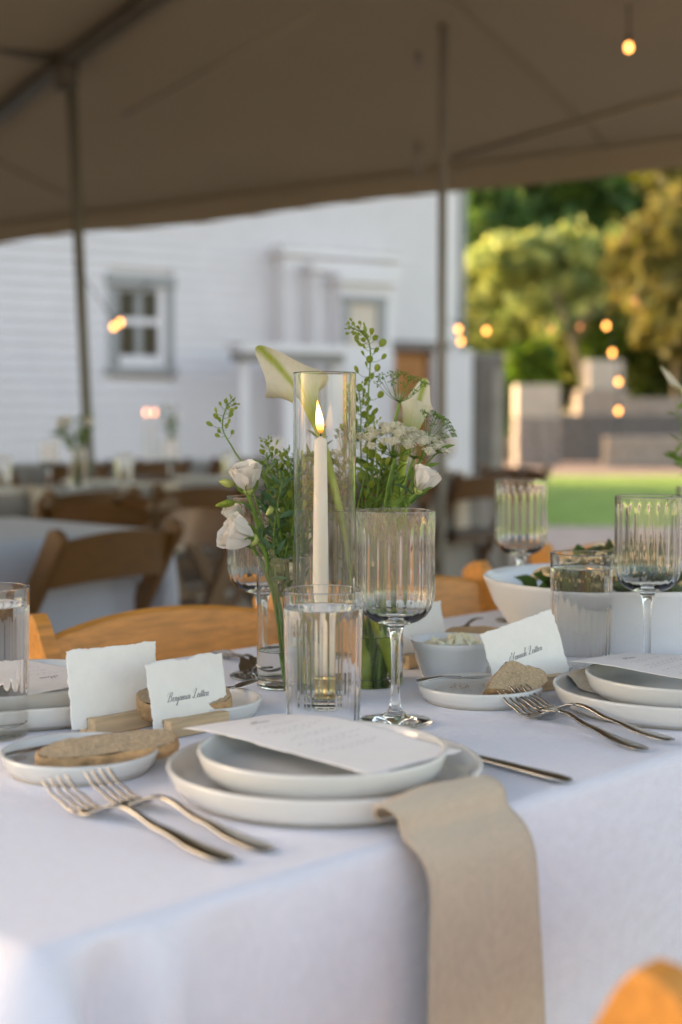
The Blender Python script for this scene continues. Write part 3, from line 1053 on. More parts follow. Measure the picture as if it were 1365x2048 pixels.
# ------------------------------------------------------------------ plates and bowls
def plate_mesh(Rr, Hh, wall=.0055, foot=.78):
    """straight sided stoneware plate with a bare foot ring: returns (glazed, foot) meshes"""
    rb = Rr * .955
    out = [(rb * .93, .0035), (rb * .985, .0065), (rb, .011), (Rr - .0006, Hh - .0025), (Rr - .0014, Hh - .0006), (Rr - wall * .5, Hh), (Rr - wall + .0008, Hh - .0010),
           (Rr - wall, Hh - .003), (rb - wall, .0125), (rb - wall - .004, .0092), (rb - wall - .011, .0082), (rb * .5, .0078), (0, .0078)]
    V, Fc = lathe(out, 96)
    ft = [(0, .002), (rb * foot - .006, .002), (rb * foot - .005, 0), (rb * .90, 0), (rb * .93, .0035)]
    V2, F2 = lathe(ft, 96)
    a = bpy.data.meshes.new('plate_body')
    a.from_pydata(V, [], Fc)
    a.materials.append(M['ceramic'])
    b = bpy.data.meshes.new('foot_ring')
    b.from_pydata(V2, [], F2)
    b.materials.append(M['bisque'])
    for me in (a, b):
        me.polygons.foreach_set('use_smooth', [True] * len(me.polygons))
    return a, b


PLM = {'dinner_plate': plate_mesh(.133, .026), 'salad_plate': plate_mesh(.106, .025), 'bread_plate': plate_mesh(.0705, .019)}


def plate(kind, p, lab, group):
    t = thing(kind, lab, 'plate', p, random.uniform(0, 6), group)
    link('plate_body', PLM[kind][0], t)
    link('foot_ring', PLM[kind][1], t)
    return t


# ------------------------------------------------------------------ glassware
NRIB = 22


def rim(ro, ri, h):
    """rounded lip from the outer wall over to the inner wall"""
    c, r = (ro + ri) / 2, (ro - ri) / 2
    return [(ro, h - .006), (ro, h - .003), (ro, h - r * 1.6)] + [(c + r * math.cos(a), h - r + r * math.sin(a)) for a in np.linspace(0, PI, 7)] + [(ri, h - r * 1.6), (ri, h - .003), (ri, h - .006)]


def wine_meshes():
    foot = [(0, .0006), (.030, .0006), (.0372, .0010), (.0384, .0022), (.0380, .0034), (.034, .0046), (.022, .0066), (.012, .0098), (.0078, .0135)]
    stem = [(.0078, .0135), (.0060, .018), (.0050, .026), (.0045, .045), (.0044, .065), (.0047, .082), (.0058, .092), (.0078, .098), (.0098, .1015)]
    R0 = .0402
    bowl = [(.0098, .1015), (.016, .1035), (.024, .1062), (.0315, .1115), (.0368, .1190), (.0394, .1275), (R0, .136), (R0, .150), (R0, .165), (R0, .180), (R0, .195), (R0, .204), (R0, .209)] + rim(R0, R0 - .0016, .219)
    bowl += [(R0 - .0017, z) for z in (.207, .200, .185, .17, .155, .14, .132)] + [(.0372, .1245), (.0345, .1185), (.0300, .1140), (.0235, .1106), (.0150, .1086), (.006, .1078), (0, .1077)]
    n_out = 14

    def rib(i, z, a):
        if i < 1 or i > n_out: return 0
        k = min(1, max(0, (.2105 - z) / .012)) * min(1, max(0, (z - .106) / .030))
        return -.00075 * k * (0.5 - 0.5 * math.cos(NRIB * a))
    seg = NRIB * 8
    res = []
    for nm, pr, rb in (('foot', foot, None), ('stem', stem, None), ('bowl', bowl, rib)):
        V, Fc = lathe(pr, seg, rb)
        me = bpy.data.meshes.new('glass_' + nm)
        me.from_pydata(V, [], Fc)
        me.materials.append(M['glass'])
        me.polygons.foreach_set('use_smooth', [True] * len(me.polygons))
        res.append((nm, me))
    return res


WINE = wine_meshes()


def wine_glass(px, py, lab, rz=0):
    t = thing('wine_glass', lab, 'wine glass', PZ(px, py, ZT), rz, 'ribbed wine glasses')
    for nm, me in WINE:
        link(nm, me, t)
    return t


def fill_meshes(outer, inner, level, seg, rib=None, nm='glass'):
    """vessel whose inner wall below the water line is drawn by the water itself, so light bends once at each border"""
    zi = [q for q in inner if q[1] > level]
    # radius of the inner wall at the water line
    for a, b in zip(inner, inner[1:]):
        if a[1] >= level >= b[1] and a[1] != b[1]:
            f = (a[1] - level) / (a[1] - b[1])
            rl = a[0] + (b[0] - a[0]) * f
            break
    V, Fc = lathe(outer + zi + [(rl, level)], seg, rib)
    g = bpy.data.meshes.new(nm)
    g.from_pydata(V, [], Fc)
    g.materials.append(M['glass'])
    wet = [q for q in inner if q[1] < level][::-1]
    Vw, Fw = lathe(wet + [(rl, level)], seg)
    nside = len(Fw)
    Vt, Ft = lathe([(rl, level), (rl - .0012, level - .0007), (rl - .003, level - .0011), (rl * .5, level - .0012), (0, level - .0012)], seg)
    b = len(Vw)
    wm_ = bpy.data.meshes.new('water')
    wm_.from_pydata(list(Vw) + list(Vt), [], list(Fw) + [tuple(i + b for i in f) for f in Ft])
    wm_.materials.append(M['water_wall'])
    wm_.materials.append(M['water_top'])
    wm_.polygons.foreach_set('material_index', [0] * nside + [1] * len(Ft))
    for me in (g, wm_):
        me.polygons.foreach_set('use_smooth', [True] * len(me.polygons))
    return g, wm_


def tumbler_meshes():
    rz = lambda z: .0352 + .0035 * z / .148
    outer = [(0, .0012), (.028, .0010), (.0325, .0004), (.0345, .0014), (.0352, .004)] + [(rz(z), z) for z in (.010, .02, .04, .06, .08, .10, .115, .121, .126, .130, .135, .140)]
    rm = rim(rz(.148), rz(.148) - .0018, .148)
    outer += rm[:10]
    inner = rm[10:] + [(rz(z) - .0019, z) for z in (.139, .135, .132, .12, .10, .08, .06, .04, .025, .018)] + [(.0300, .0135), (.026, .0118), (.015, .0112), (0, .0110)]

    def rib(i, z, a):
        if i < 4 or i > 17: return 0
        k = min(1, max(0, (.129 - z) / .008)) * min(1, max(0, (z - .003) / .008))
        return -.00052 * k * (0.5 - 0.5 * math.cos(24 * a))
    return fill_meshes(outer, inner, .1305, 24 * 8, rib, 'tumbler')


TUM = tumbler_meshes()


def tumbler(px, py, lab, rz=0):
    t = thing('water_glass', lab, 'water glass', PZ(px, py, ZT), rz, 'ribbed water glasses')
    link('tumbler', TUM[0], t)
    link('water', TUM[1], t)
    return t


def cyl_vase(p, Rr, Hh, level, lab, wall=.0019, base=.009, name='cylinder_vase', cat='vase'):
    outer = [(0, .0015), (Rr * .75, .0012), (Rr - .004, .0003), (Rr - .0008, .0012), (Rr, .004)] + [(Rr, Hh * k) for k in (.2, .4, .6, .8, .93)] + rim(Rr, Rr - wall, Hh)
    ri = Rr - wall
    inner = [(ri, Hh * .93), (ri, Hh * .8), (ri, Hh * .6), (ri, Hh * .4), (ri, max(level + .004, .03)), (ri, base + .008), (ri - .0015, base + .003), (ri - .005, base + .0008), (ri * .5, base), (0, base)]
    t = thing(name, lab, cat, p)
    if level:
        inner = sorted(inner[:5], key=lambda q: -q[1]) + [(ri, level * .6)] + inner[5:]
        g, wm_ = fill_meshes(outer, inner, level, 96, None, 'glass')
        link('glass_body', g, t)
        link('water', wm_, t)
    else:
        V, Fc = lathe(outer + inner, 96)
        mk('glass_body', V, Fc, M['thin_glass'], t)
    return t


# ------------------------------------------------------------------ cutlery
def ribbon_solid(st, zf, th=.0012, m=None, name='handle', parent=None, seg=12, dome=1.0):
    """sweep an elliptical section along x; st: (x, y centre, half width, half thickness)"""
    V, Fc = [], []
    for (x, yc, hw, ht) in st:
        z = zf(x)
        dz = (zf(x + .001) - zf(x - .001)) / .002
        L = math.hypot(1, dz)
        for k in range(seg):
            a = 2 * PI * k / seg
            e = ht * math.sin(a)
            V.append((x - dz / L * e, yc + hw * math.cos(a), z + e / L))
    n = len(st)
    for i in range(n - 1):
        for k in range(seg):
            k2 = (k + 1) % seg
            Fc.append((i * seg + k, i * seg + k2, (i + 1) * seg + k2, (i + 1) * seg + k))
    Fc += [tuple(range(seg)), tuple((n - 1) * seg + k for k in range(seg - 1, -1, -1))]
    o = mk(name, V, Fc, m, parent)
    return o


def interp(tab):
    xs = [a for a, _ in tab]
    from bisect import bisect

    def f(x):
        if x <= xs[0]: return tab[0][1]
        if x >= xs[-1]: return tab[-1][1]
        i = bisect(xs, x) - 1
        t = (x - xs[i]) / (xs[i + 1] - xs[i])
        t = t * t * (3 - 2 * t)
        return tab[i][1] + (tab[i + 1][1] - tab[i][1]) * t
    return f


def fork_parts(t, L=.205):
    k = L / .205
    zf0 = interp([(0, .0030), (.03, .0038), (.075, .0085), (.112, .0150), (.125, .0145), (.150, .0040), (.166, .0032), (.185, .0090), (.206, .0200)])
    zf = lambda x: zf0(x / k)
    hw = interp([(0, .0045), (.004, .0082), (.012, .0098), (.03, .0088), (.07, .0052), (.10, .0034), (.118, .0032)])
    ht = interp([(0, .0006), (.004, .0013), (.05, .0016), (.10, .0021), (.118, .0021)])
    st = [(x * k, 0, hw(x), ht(x)) for x in (0, .001, .003, .006, .012, .02, .03, .04, .05, .06, .07, .08, .09, .10, .108, .116, .120)]
    ribbon_solid(st, zf, m=M['steel'], name='handle', parent=t)
    hw2 = interp([(.119, .0033), (.128, .006), (.140, .0112), (.150, .0128), (.158, .0131)])
    st = [(x * k, 0, hw2(x), .0014) for x in (.119, .123, .127, .131, .135, .139, .143, .147, .151, .155, .159)]
    ribbon_solid(st, zf, m=M['steel'], name='head', parent=t)
    for i in range(4):
        y0 = (-.0106 + .00707 * i)
        st = [(x * k, y0 * (1 + .01 * q), w_, .0011) for q, (x, w_) in enumerate(((.1565, .0023), (.162, .0020), (.17, .0018), (.18, .0017), (.19, .0016), (.199, .0014), (.204, .0009), (.206, .0003)))]
        ribbon_solid(st, zf, m=M['steel'], name='tine', parent=t, seg=8)


def fork(E, Tp, lab, zoff=0.0):
    d = Tp - E
    t = thing('fork', lab, 'fork', (E.x, E.y, ZT + .0006 + zoff), math.atan2(d.y, d.x), 'dinner forks')
    fork_parts(t, min(.226, max(.19, d.length)))
    return t


def knife_parts(t, L=.225, k=1.0):
    zf = lambda x: .0038 * k
    hw = interp([(0, .005), (.004, .0082), (.02, .0090), (.06, .0072), (.10, .0060), (.108, .0062)])
    st = [(x * L / .225, 0, hw(x) * k, q * k) for x, q in ((0, .0008), (.002, .0018), (.006, .0027), (.015, .0032), (.03, .0033), (.05, .0033), (.07, .0034), (.09, .0034), (.104, .0034), (.108, .002))]
    ribbon_solid(st, zf, m=M['steel'], name='handle', parent=t)
    hb = interp([(.107, .0055), (.115, .0085), (.15, .0098), (.195, .0098), (.215, .007), (.225, .001)])
    yc = interp([(.107, 0), (.2, .001), (.225, .008)])
    st = [(x * L / .225, yc(x) * k, hb(x) * k, .0009 * k) for x in np.linspace(.107, .225, 18)]
    ribbon_solid(st, zf, m=M['steel'], name='blade', parent=t)


# ------------------------------------------------------------------ handwriting (own stroke alphabet)
GL = {
    'a': (.46, [[(.36, .34), (.22, .42), (.08, .28), (.06, .10), (.18, .0), (.32, .14), (.39, .40)], [(.39, .40), (.34, .12), (.40, .0), (.50, .10)]]),
    'n': (.50, [[(.02, .30), (.10, .40), (.12, .30), (.08, .0)], [(.09, .10), (.20, .36), (.33, .40), (.36, .28), (.33, .06), (.40, .0), (.52, .12)]]),
    'm': (.74, [[(.02, .30), (.10, .40), (.12, .30), (.08, .0)], [(.09, .10), (.18, .36), (.29, .40), (.33, .28), (.30, .0)], [(.31, .10), (.42, .36), (.55, .40), (.58, .28), (.56, .06), (.63, .0), (.76, .12)]]),
    'h': (.48, [[(.0, .12), (.16, .55), (.24, .95), (.17, .98), (.11, .60), (.07, .0)], [(.08, .10), (.20, .36), (.31, .40), (.34, .28), (.31, .06), (.38, .0), (.50, .12)]]),
    'e': (.36, [[(.0, .10), (.16, .22), (.27, .34), (.20, .42), (.08, .30), (.06, .10), (.18, .0), (.38, .12)]]),
    'i': (.26, [[(.0, .12), (.10, .40), (.08, .12), (.13, .0), (.27, .12)], [(.15, .58), (.17, .61)]]),
    't': (.28, [[(.0, .12), (.14, .70), (.09, .12), (.14, .0), (.29, .12)], [(-.02, .46), (.28, .50)]]),
    'u': (.50, [[(.02, .30), (.09, .40), (.07, .12), (.15, .0), (.28, .12), (.36, .40)], [(.36, .40), (.33, .10), (.39, .0), (.52, .12)]]),
    'j': (.26, [[(.0, .12), (.12, .40), (.10, .0), (.05, -.40), (-.06, -.46), (-.08, -.34), (.10, -.10), (.27, .12)], [(.16, .58), (.18, .61)]]),
    'H': (1.02, [[(.30, .66), (.12, .52), (-.04, .20), (.05, -.08), (.26, -.04), (.42, .36), (.48, .86)], [(.48, .86), (.42, .98), (.36, .90), (.43, .70)], [(1.04, .92), (.86, .70), (.74, .30), (.68, .0)], [(.40, .40), (.58, .48), (.80, .46)]]),
    'L': (.78, [[(.18, .52), (.08, .72), (.24, .96), (.46, .98), (.50, .86), (.38, .50), (.26, .12), (.10, .0), (-.02, .06), (.08, .14), (.30, .02), (.56, -.02), (.80, .12)]]),
    'B': (.86, [[(-.05, .60), (-.10, .78), (.12, .94), (.50, 1.0), (.70, .84), (.60, .62), (.34, .54)], [(.34, .54), (.64, .48), (.68, .22), (.44, .0), (.20, .06)], [(.40, .90), (.28, .50), (.16, .14), (.02, .0)]]),
    'M': (1.16, [[(.20, .62), (.02, .50), (-.08, .16), (.08, -.06), (.28, .20), (.50, .94)], [(.50, .94), (.46, .50), (.50, .04)], [(.50, .04), (.74, .54), (1.00, .96)], [(1.00, .96), (.92, .44), (.94, .06), (1.04, .0), (1.18, .10)]]),
}


def lettering(text, hcap, m, parent, x0, y0, warp=lambda x, y: 0.0, name='lettering', thick=1.0, center=True, lift=.0006):
    """ink ribbons lying just above the card (local x to the right, y up)"""
    V, Fc = [], []
    x = 0.0
    items = []
    for ch in text:
        if ch == ' ':
            x += .34
            continue
        adv, strokes = GL[ch]
        for s in strokes:
            items.append([(x + p[0], p[1]) for p in s])
        x += adv
    shift = -x / 2 if center else 0
    for s in items:
        c = crom(s, 6)
        pts = [((p[0] + shift + p[1] * .42) * hcap * .78, p[1] * hcap) for p in c]
        b = len(V)
        n = len(pts)
        for i, p in enumerate(pts):
            q0, q1 = pts[max(i - 1, 0)], pts[min(i + 1, n - 1)]
            dx, dy = q1[0] - q0[0], q1[1] - q0[1]
            L = math.hypot(dx, dy) or 1e-9
            down = max(0, -dy / L) if abs(dy) > abs(dx) * .5 else 0
            hw = hcap * (.016 + .034 * down) * thick
            for sg in (-1, 1):
                X, Y = p[0] - dy / L * hw * sg + x0, p[1] + dx / L * hw * sg + y0
                V.append((X, Y, warp(X, Y) + lift + .00001 * (b % 7)))
        for i in range(n - 1):
            a = b + 2 * i
            Fc.append((a, a + 1, a + 3, a + 2))
    return mk(name, V, Fc, m, parent, False)


def deckle_card(name, wd, ht, m, parent, warp=lambda x, y: 0.0, rough=.0013, th=.0009, seed=1, nx=44, ny=34):
    r = np.random.default_rng(seed)

    def noise(n):
        a = r.normal(0, 1, n)
        b = np.convolve(np.concatenate([a, a, a]), [.2, .6, .2], 'same')[n:2 * n]
        c = np.convolve(np.concatenate([a, a, a])[::-1], np.ones(7) / 7, 'same')[n:2 * n]
        return (b * .45 + c * 1.3) * rough
    eb, et, el, er = noise(nx + 1), noise(nx + 1), noise(ny + 1), noise(ny + 1)
    V, Fc = [], []
    for lay in (1, -1):
        for j in range(ny + 1):
            v = j / ny
            for i in range(nx + 1):
                u = i / nx
                X = (u - .5) * wd + (el[j] * (1 - u) ** 4 + er[j] * u ** 4)
                Y = (v - .5) * ht + (eb[i] * (1 - v) ** 4 + et[i] * v ** 4)
                edge = min(u, 1 - u, v, 1 - v)
                V.append((X, Y, warp(X, Y) + lay * th / 2 * (0.35 if edge < .01 else 1)))
    n1 = (nx + 1) * (ny + 1)
    for j in range(ny):
        for i in range(nx):
            a = j * (nx + 1) + i
            Fc.append((a, a + 1, a + nx + 2, a + nx + 1))
            Fc.append((n1 + a, n1 + a + nx + 1, n1 + a + nx + 2, n1 + a + 1))
    ring = [i for i in range(nx)] + [j * (nx + 1) + nx for j in range(ny)] + [ny * (nx + 1) + i for i in range(nx, 0, -1)] + [j * (nx + 1) for j in range(ny, 0, -1)]
    for a, b in zip(ring, ring[1:] + ring[:1]):
        Fc.append((b, a, n1 + a, n1 + b))
    return mk(name, V, Fc, m, parent, True)


def place_card(p, yaw, wd, ht, tilt, roll, lab, text=None, seed=1, blockside=-1, block=True, hc=.0085, blk=None, ty=-.10, tx=-.002):
    """card standing in a grooved wooden block; local x to the reader's right, the reader is on the -y side"""
    t = thing('place_card', lab, 'place card', (p.x, p.y, ZT + .010), yaw)
    Rm = Matrix.Rotation(PI / 2 - tilt, 4, 'X') @ Matrix.Rotation(roll, 4, 'Z')
    warp = lambda x, y: .0012 * math.sin(x * 40) + .25 * (y / ht) ** 2 * .004
    c = deckle_card('card', wd, ht, M['paper'], t, warp, seed=seed)
    Cm = Rm @ Matrix.Translation((0, ht / 2 - .004, 0))
    c.matrix_local = Cm
    if text:
        lt = lettering(text, hc, M['ink'], t, tx, ty * ht, warp)
        lt.matrix_local = Cm
    if block:
        b = thing('card_holder', lab.split(' card')[0] and 'pale wooden block holding the ' + (blk or 'card'), 'card holder', (p.x, p.y, ZT + .0004), yaw)
        L = .074
        MB().box((-L / 2, -.0135, 0), (L / 2, -.0012, .017)).build('front_half', M['block'], b, False, .0012)
        MB().box((-L / 2, .0012, 0), (L / 2, .0135, .017)).build('back_half', M['block'], b, False, .0012)
        MB().box((-L / 2 + .001, -.00115, 0), (L / 2 - .001, .00115, .009)).build('groove', M['block'], b, False)
    return t


def menu_card(p, yaw, lab, seed, wd=.112, ht=.232, sag=.006, curl=.006):
    t = thing('menu_card', lab, 'menu card', p, yaw)
    def warp(x, y):
        q = y / (ht / 2)
        r_ = x / (wd / 2)
        return -sag * q * q + curl * max(0, -q) ** 3 * (.4 + .6 * r_) + .002 * math.sin(q * 3 + r_)
    deckle_card('card', wd, ht, M['menu_paper'], t, warp, seed=seed, nx=40, ny=70, rough=.0009, th=.0008)
    lettering('Menu', .0105, M['ink'], t, -.002, ht * .30, warp, thick=.9)
    # the body text is too small to read in the photograph: fine grey lines of word-length dashes
    r = random.Random(seed)
    y = ht * .235
    V, Fc = [], []
    for para in range(5):
        for ln in range(2 + para % 2):
            wl = wd * r.uniform(.30, .66)
            x = -wl / 2
            while x < wl / 2:
                l = r.uniform(.003, .008)
                for k in range(int(l / .0016)):
                    xa = x + k * .0016
                    hh = r.uniform(.0007, .0014)
                    b = len(V)
                    for X, Y in ((xa, y), (xa + .0010, y), (xa + .0012, y + hh), (xa + .0002, y + hh)):
                        V.append((X, Y, warp(X, Y) + .0006))
                    Fc.append((b, b + 1, b + 2, b + 3))
                x += l + .0022
            y -= .0052
        y -= .0105
    mk('fine_print', V, Fc, M['pale_ink'], t, False)
    return t


# ------------------------------------------------------------------ bread
def bread(p, rz, L, Wd, Hh, lab, seed, tiltx=0, tilty=0, z=0.0, poly=None):
    """a hand cut slice: crumb body with a crust skin along its rounded side"""
    r = np.random.default_rng(seed)
    t = thing('bread_slice', lab, 'bread', (p.x, p.y, z), rz)
    t.rotation_euler = (tiltx, tilty, rz)
    n, k = 40, 16
    ph = r.uniform(0, 6, 8)

    def outline(s):        # s in 0..1 round the slice: flat bottom (front), arched top (back)
        a = 2 * PI * s
        if poly:
            f = (s % 1.0) * len(poly)
            i = int(f) % len(poly)
            f -= int(f)
            (xa, ya), (xb, yb) = poly[i], poly[(i + 1) % len(poly)]
            q = 1 + .018 * math.sin(a * 13 + ph[2]) + .012 * math.sin(a * 7 + ph[1])
            return (xa + (xb - xa) * f) * q, (ya + (yb - ya) * f) * q
        x = L / 2 * math.copysign(abs(math.cos(a)) ** .75, math.cos(a))
        y = Wd / 2 * math.copysign(abs(math.sin(a)) ** .7, math.sin(a))
        if y < 0: y *= .8
        q = 1 + .022 * (math.sin(a * 3 + ph[0]) + .5 * math.sin(a * 7 + ph[1]) + .35 * math.sin(a * 15 + ph[2]))
        return x * q, y * q
    # crust band
    V, Fc = [], []
    rows = [(-.5, .97), (-.42, 1.0), (0, 1.015), (.42, 1.0), (.5, .97)]
    for (zz, sc) in rows:
        for i in range(n):
            x, y = outline(i / n)
            V.append((x * sc + r.normal(0, .0004), y * sc + r.normal(0, .0004), Hh * (zz + .5) + (r.normal(0, .0006) if abs(zz) == .5 else 0)))
    for j in range(len(rows) - 1):
        for i in range(n):
            i2 = (i + 1) % n
            Fc.append((j * n + i, j * n + i2, (j + 1) * n + i2, (j + 1) * n + i))
    mk('crust', V, Fc, M['crust'], t)
    V, Fc = [], []
    for side in (0, 1):
        base = len(V)
        for q in np.linspace(.965, .12, 9):
            for i in range(n):
                x, y = outline(i / n)
                V.append((x * q, y * q, Hh * side + (1 if side else -1) * (.0006 + r.normal(0, .00045))))
        V.append((0, 0, Hh * side))
        for j in range(8):
            for i in range(n):
                i2 = (i + 1) % n
                f = (base + j * n + i, base + j * n + i2, base + (j + 1) * n + i2, base + (j + 1) * n + i)
                Fc.append(f if side else f[::-1])
        for i in range(n):
            f = (base + 8 * n + i, base + 8 * n + (i + 1) % n, len(V) - 1)
            Fc.append(f if side else f[::-1])
    mk('crumb', V, Fc, M['crumb'], t)
    return t


# ------------------------------------------------------------------ front setting
PC = Vector((-.0135, 1.178, 0))
plate('dinner_plate', Vector((PC.x, PC.y, ZT)), 'large white stoneware dinner plate nearest the camera', 'white dinner plates')
plate('salad_plate', Vector((PC.x - .002, PC.y + .004, ZT + .0118)), 'smaller white plate on the front dinner plate, under the nearest menu', 'white salad plates')
cA, cB, cC, cD = (PZ(q[0], q[1], ZT + .0395) for q in ((375, 1450), (535, 1411), (921, 1488), (749, 1541)))
mc = (cA + cB + cC + cD) / 4
menu_card(Vector((mc.x, mc.y, ZT + .0390)), PI / 4 + .0, 'deckle edged menu lying across the front plates', 3, sag=.0055, curl=.004)


def napkin(uc, n_start, n_pl0, n_pl1, lab, hang=.42, w0=.090, w1=.120, full=True, group='tan napkins on the plates'):
    """folded napkin lying under the small plate and falling over the table edge; path runs towards -n"""
    zp = ZT + .0098
    path = [(n_start + .004, zp + .012, w0 * .9), (n_start, zp + .016, w0 * .96), (n_start - .012, zp + .011, w0), (n_start - .03, zp + .002, w0), (n_pl1 + .03, zp + .001, w0 + .01)]
    if full:
        path += [(n_pl1 + .014, zp + .006, w0 + .026), (n_pl1 + .002, ZT + .0275, w1 + .001), (n_pl1 - .007, ZT + .0280, w1 + .002), (n_pl1 - .016, ZT + .020, w1 + .001), (N0 - .010, ZT + .006, w1),
                 (N0 - .022, ZT - .008, w1), (N0 - .029, ZT - .03, w1 + .002), (N0 - .032, ZT - .08, w1 + .009), (N0 - .036, ZT - .16, w1 + .018), (N0 - .040, ZT - .28, w1 + .026), (N0 - .042, ZT - hang, w1 + .030)]
    c = crom(path, 6)
    cols = 17
    V, Fc = [], []
    th = .0024
    for lay in (1, 0):
        for i, (n, z, wd) in enumerate(c):
            a, b = c[max(i - 1, 0)], c[min(i + 1, len(c) - 1)]
            tn, tz = b[0] - a[0], b[1] - a[1]
            L = math.hypot(tn, tz) or 1
            nn, nz = tz / L, -tn / L          # normal on the outer/upper side
            s = i / len(c)
            for k in range(cols):
                q = k / (cols - 1) * 2 - 1
                ripple = .0016 * math.sin(q * 4 + s * 5) * (1 if s > .4 else .3) + .0030 * (abs(q) ** 6) * -1 * lay
                edge = .5 if abs(q) > .98 else 1
                off = (th * lay * edge) + ripple + (.0016 * math.exp(-((q - .45) / .05) ** 2) * (lay if s > .45 else 0))
                sh = .010 - .026 * max(0, 1 - abs(n - n_pl1) / .055) - .40 * max(0, wd - w1 - .002) * (z < ZT) if full else 0
                p = T(uc + q * wd / 2 + sh, n + nn * off, z + nz * off)
                V.append(p)
    nr = len(c)
    for i in range(nr - 1):
        for k in range(cols - 1):
            a = i * cols + k
            Fc.append((a, a + 1, a + cols + 1, a + cols))
            b = nr * cols + a
            Fc.append((b, b + cols, b + cols + 1, b + 1))
    for i in range(nr - 1):
        for k in (0, cols - 1):
            a, b = i * cols + k, nr * cols + i * cols + k
            f = (a, a + cols, b + cols, b)
            Fc.append(f if k == 0 else f[::-1])
    for i in (0, nr - 1):
        for k in range(cols - 1):
            a, b = i * cols + k, nr * cols + i * cols + k
            f = (a, b, b + 1, a + 1)
            Fc.append(f if i == 0 else f[::-1])
    c0 = T(uc, n_start, ZT)
    o = mk('napkin', [v - c0 for v in V], Fc, M['napkin'], None, True, loc=c0)
    o.data.transform(Matrix.Rotation(-PI / 4, 4, 'Z'))
    o.rotation_euler = (0, 0, PI / 4)
    return tag(o, lab, 'napkin', group)


uc, nc = UN(PC)
napkin(uc, nc + .122, nc + .1, nc - .133, 'tan linen napkin hanging from the front plate over the table edge')
# forks: handle end and tine tip, measured on the photograph
fork(PZ(462, 1719, ZT + .004), PZ(106, 1551, ZT + .022), 'silver fork nearest the camera, outer one left of the front plate')
fork(PZ(540, 1699, ZT + .004), PZ(152, 1523, ZT + .022), 'silver fork left of the front plate, the inner of the pair', .0)
kE = PZ(1139, 1563, ZT + .004)
kd = PZ(965, 1520, ZT + .004) - kE
t = thing('table_knife', 'silver dinner knife with its handle showing right of the front plate', 'knife', (kE.x, kE.y, ZT + .0008), math.atan2(kd.y, kd.x))
knife_parts(t, .23)
# left bread plate with its slice and butter knife
bp = PZ(161, 1497, ZT + .019)
plate('bread_plate', Vector((bp.x, bp.y, ZT)), 'small white plate at left with a long crusty slice', 'white bread plates')
b0, b1 = PZ(95, 1512, ZT + .015), PZ(345, 1482, ZT + .02)
bd = b1 - b0
bread((b0 + b1) / 2 + Vector((0, -.004, 0)), math.atan2(bd.y, bd.x), .126, .042, .0125, 'long slice of crusty bread on the left bread plate', 5, R(16), R(-3), ZT + .0105)


def butter_knife(A, B, lab, flip=1):
    """from the handle end A to the blade tip B"""
    d = B - A
    t = thing('butter_knife', lab, 'butter knife', A, 0)
    t.rotation_euler = (0, -math.atan2(d.z, math.hypot(d.x, d.y)), math.atan2(d.y, d.x))
    L = d.length
    zf = lambda x: .003 * math.sin(PI * min(1, x / (L * .6)))
    st = [(L * q, 0, a, b) for q, a, b in ((0, .002, .0008), (.02, .0052, .0014), (.1, .0058, .0016), (.3, .0042, .0016), (.5, .0032, .0016), (.56, .0034, .0015))]
    ribbon_solid(st, zf, m=M['steel'], name='handle', parent=t)
    st = [(L * q, yc * flip, a, .0008) for q, yc, a in ((.55, 0, .0034), (.60, .001, .0055), (.66, .002, .0085), (.75, .0022, .0095), (.85, .002, .0090), (.93, .0012, .0066), (.98, 0, .003), (1, 0, .0006))]
    ribbon_solid(st, zf, m=M['steel'], name='blade', parent=t)
    return t


butter_knife(PD(2, 1519, 1.235) + Vector((0, 0, .003)), PD(336, 1466, 1.335), 'butter knife lying behind the long slice on the left bread plate')

def crumbs(c, rr, n, lab, seed):
    r = random.Random(seed)
    mb = MB()
    for k in range(n):
        a, q = r.uniform(0, 6.28), rr * math.sqrt(r.random())
        s = r.uniform(.0006, .0017)
        p = Vector((c.x + q * math.cos(a), c.y + q * math.sin(a), ZT + .0084 + s * .5))
        V = [p + Vector((r.uniform(.6, 1.2) * s * x, r.uniform(.6, 1.2) * s * y, r.uniform(.5, 1) * s * z)) for x, y, z in ((1, 0, 0), (-1, 0, 0), (0, 1, 0), (0, -1, 0), (0, 0, 1), (0, 0, -.6))]
        mb.add(V, [(0, 2, 4), (2, 1, 4), (1, 3, 4), (3, 0, 4), (2, 0, 5), (1, 2, 5), (3, 1, 5), (0, 3, 5)])
    tag(mb.build('bread_crumbs', M['crust'], None, False), lab, 'crumbs', kind='stuff')


crumbs(bp, .054, 60, 'loose crumbs scattered round the long slice on the left bread plate', 2)
# place cards along the centre line
pc = PZ(374, 1476, ZT)
bc = (PD(288, 1345, 1.36) + PD(440, 1315, 1.427)) / 2
place_card(Vector((-.148, 1.400, 0)), PI / 4, .0955, .068, R(11), 0, 'place card with grey handwriting left of the centre water glass', 'Benjamin Leitten', 12, hc=.0092, blk='left handwritten card')
place_card(Vector((-.224, 1.410, 0)), PI / 4, .108, .078, R(8), R(-1), 'blank deckle edged card seen from behind at the far left', None, 21, blk='blank card at left')
place_card(Vector((.222, 1.618, 0)), R(30), .106, .076, R(12), R(12), 'place card with grey handwriting standing behind the torn bread', 'Hannah Leitten', 33, hc=.0092, ty=-.035, tx=-.001, blk='right handwritten card')
place_card(PZ(842, 1330, ZT), PI / 4 + PI, .098, .072, R(-9), 0, 'blank card back partly hidden by the centre wine glass', None, 44, blk='card behind the centre wine glass')

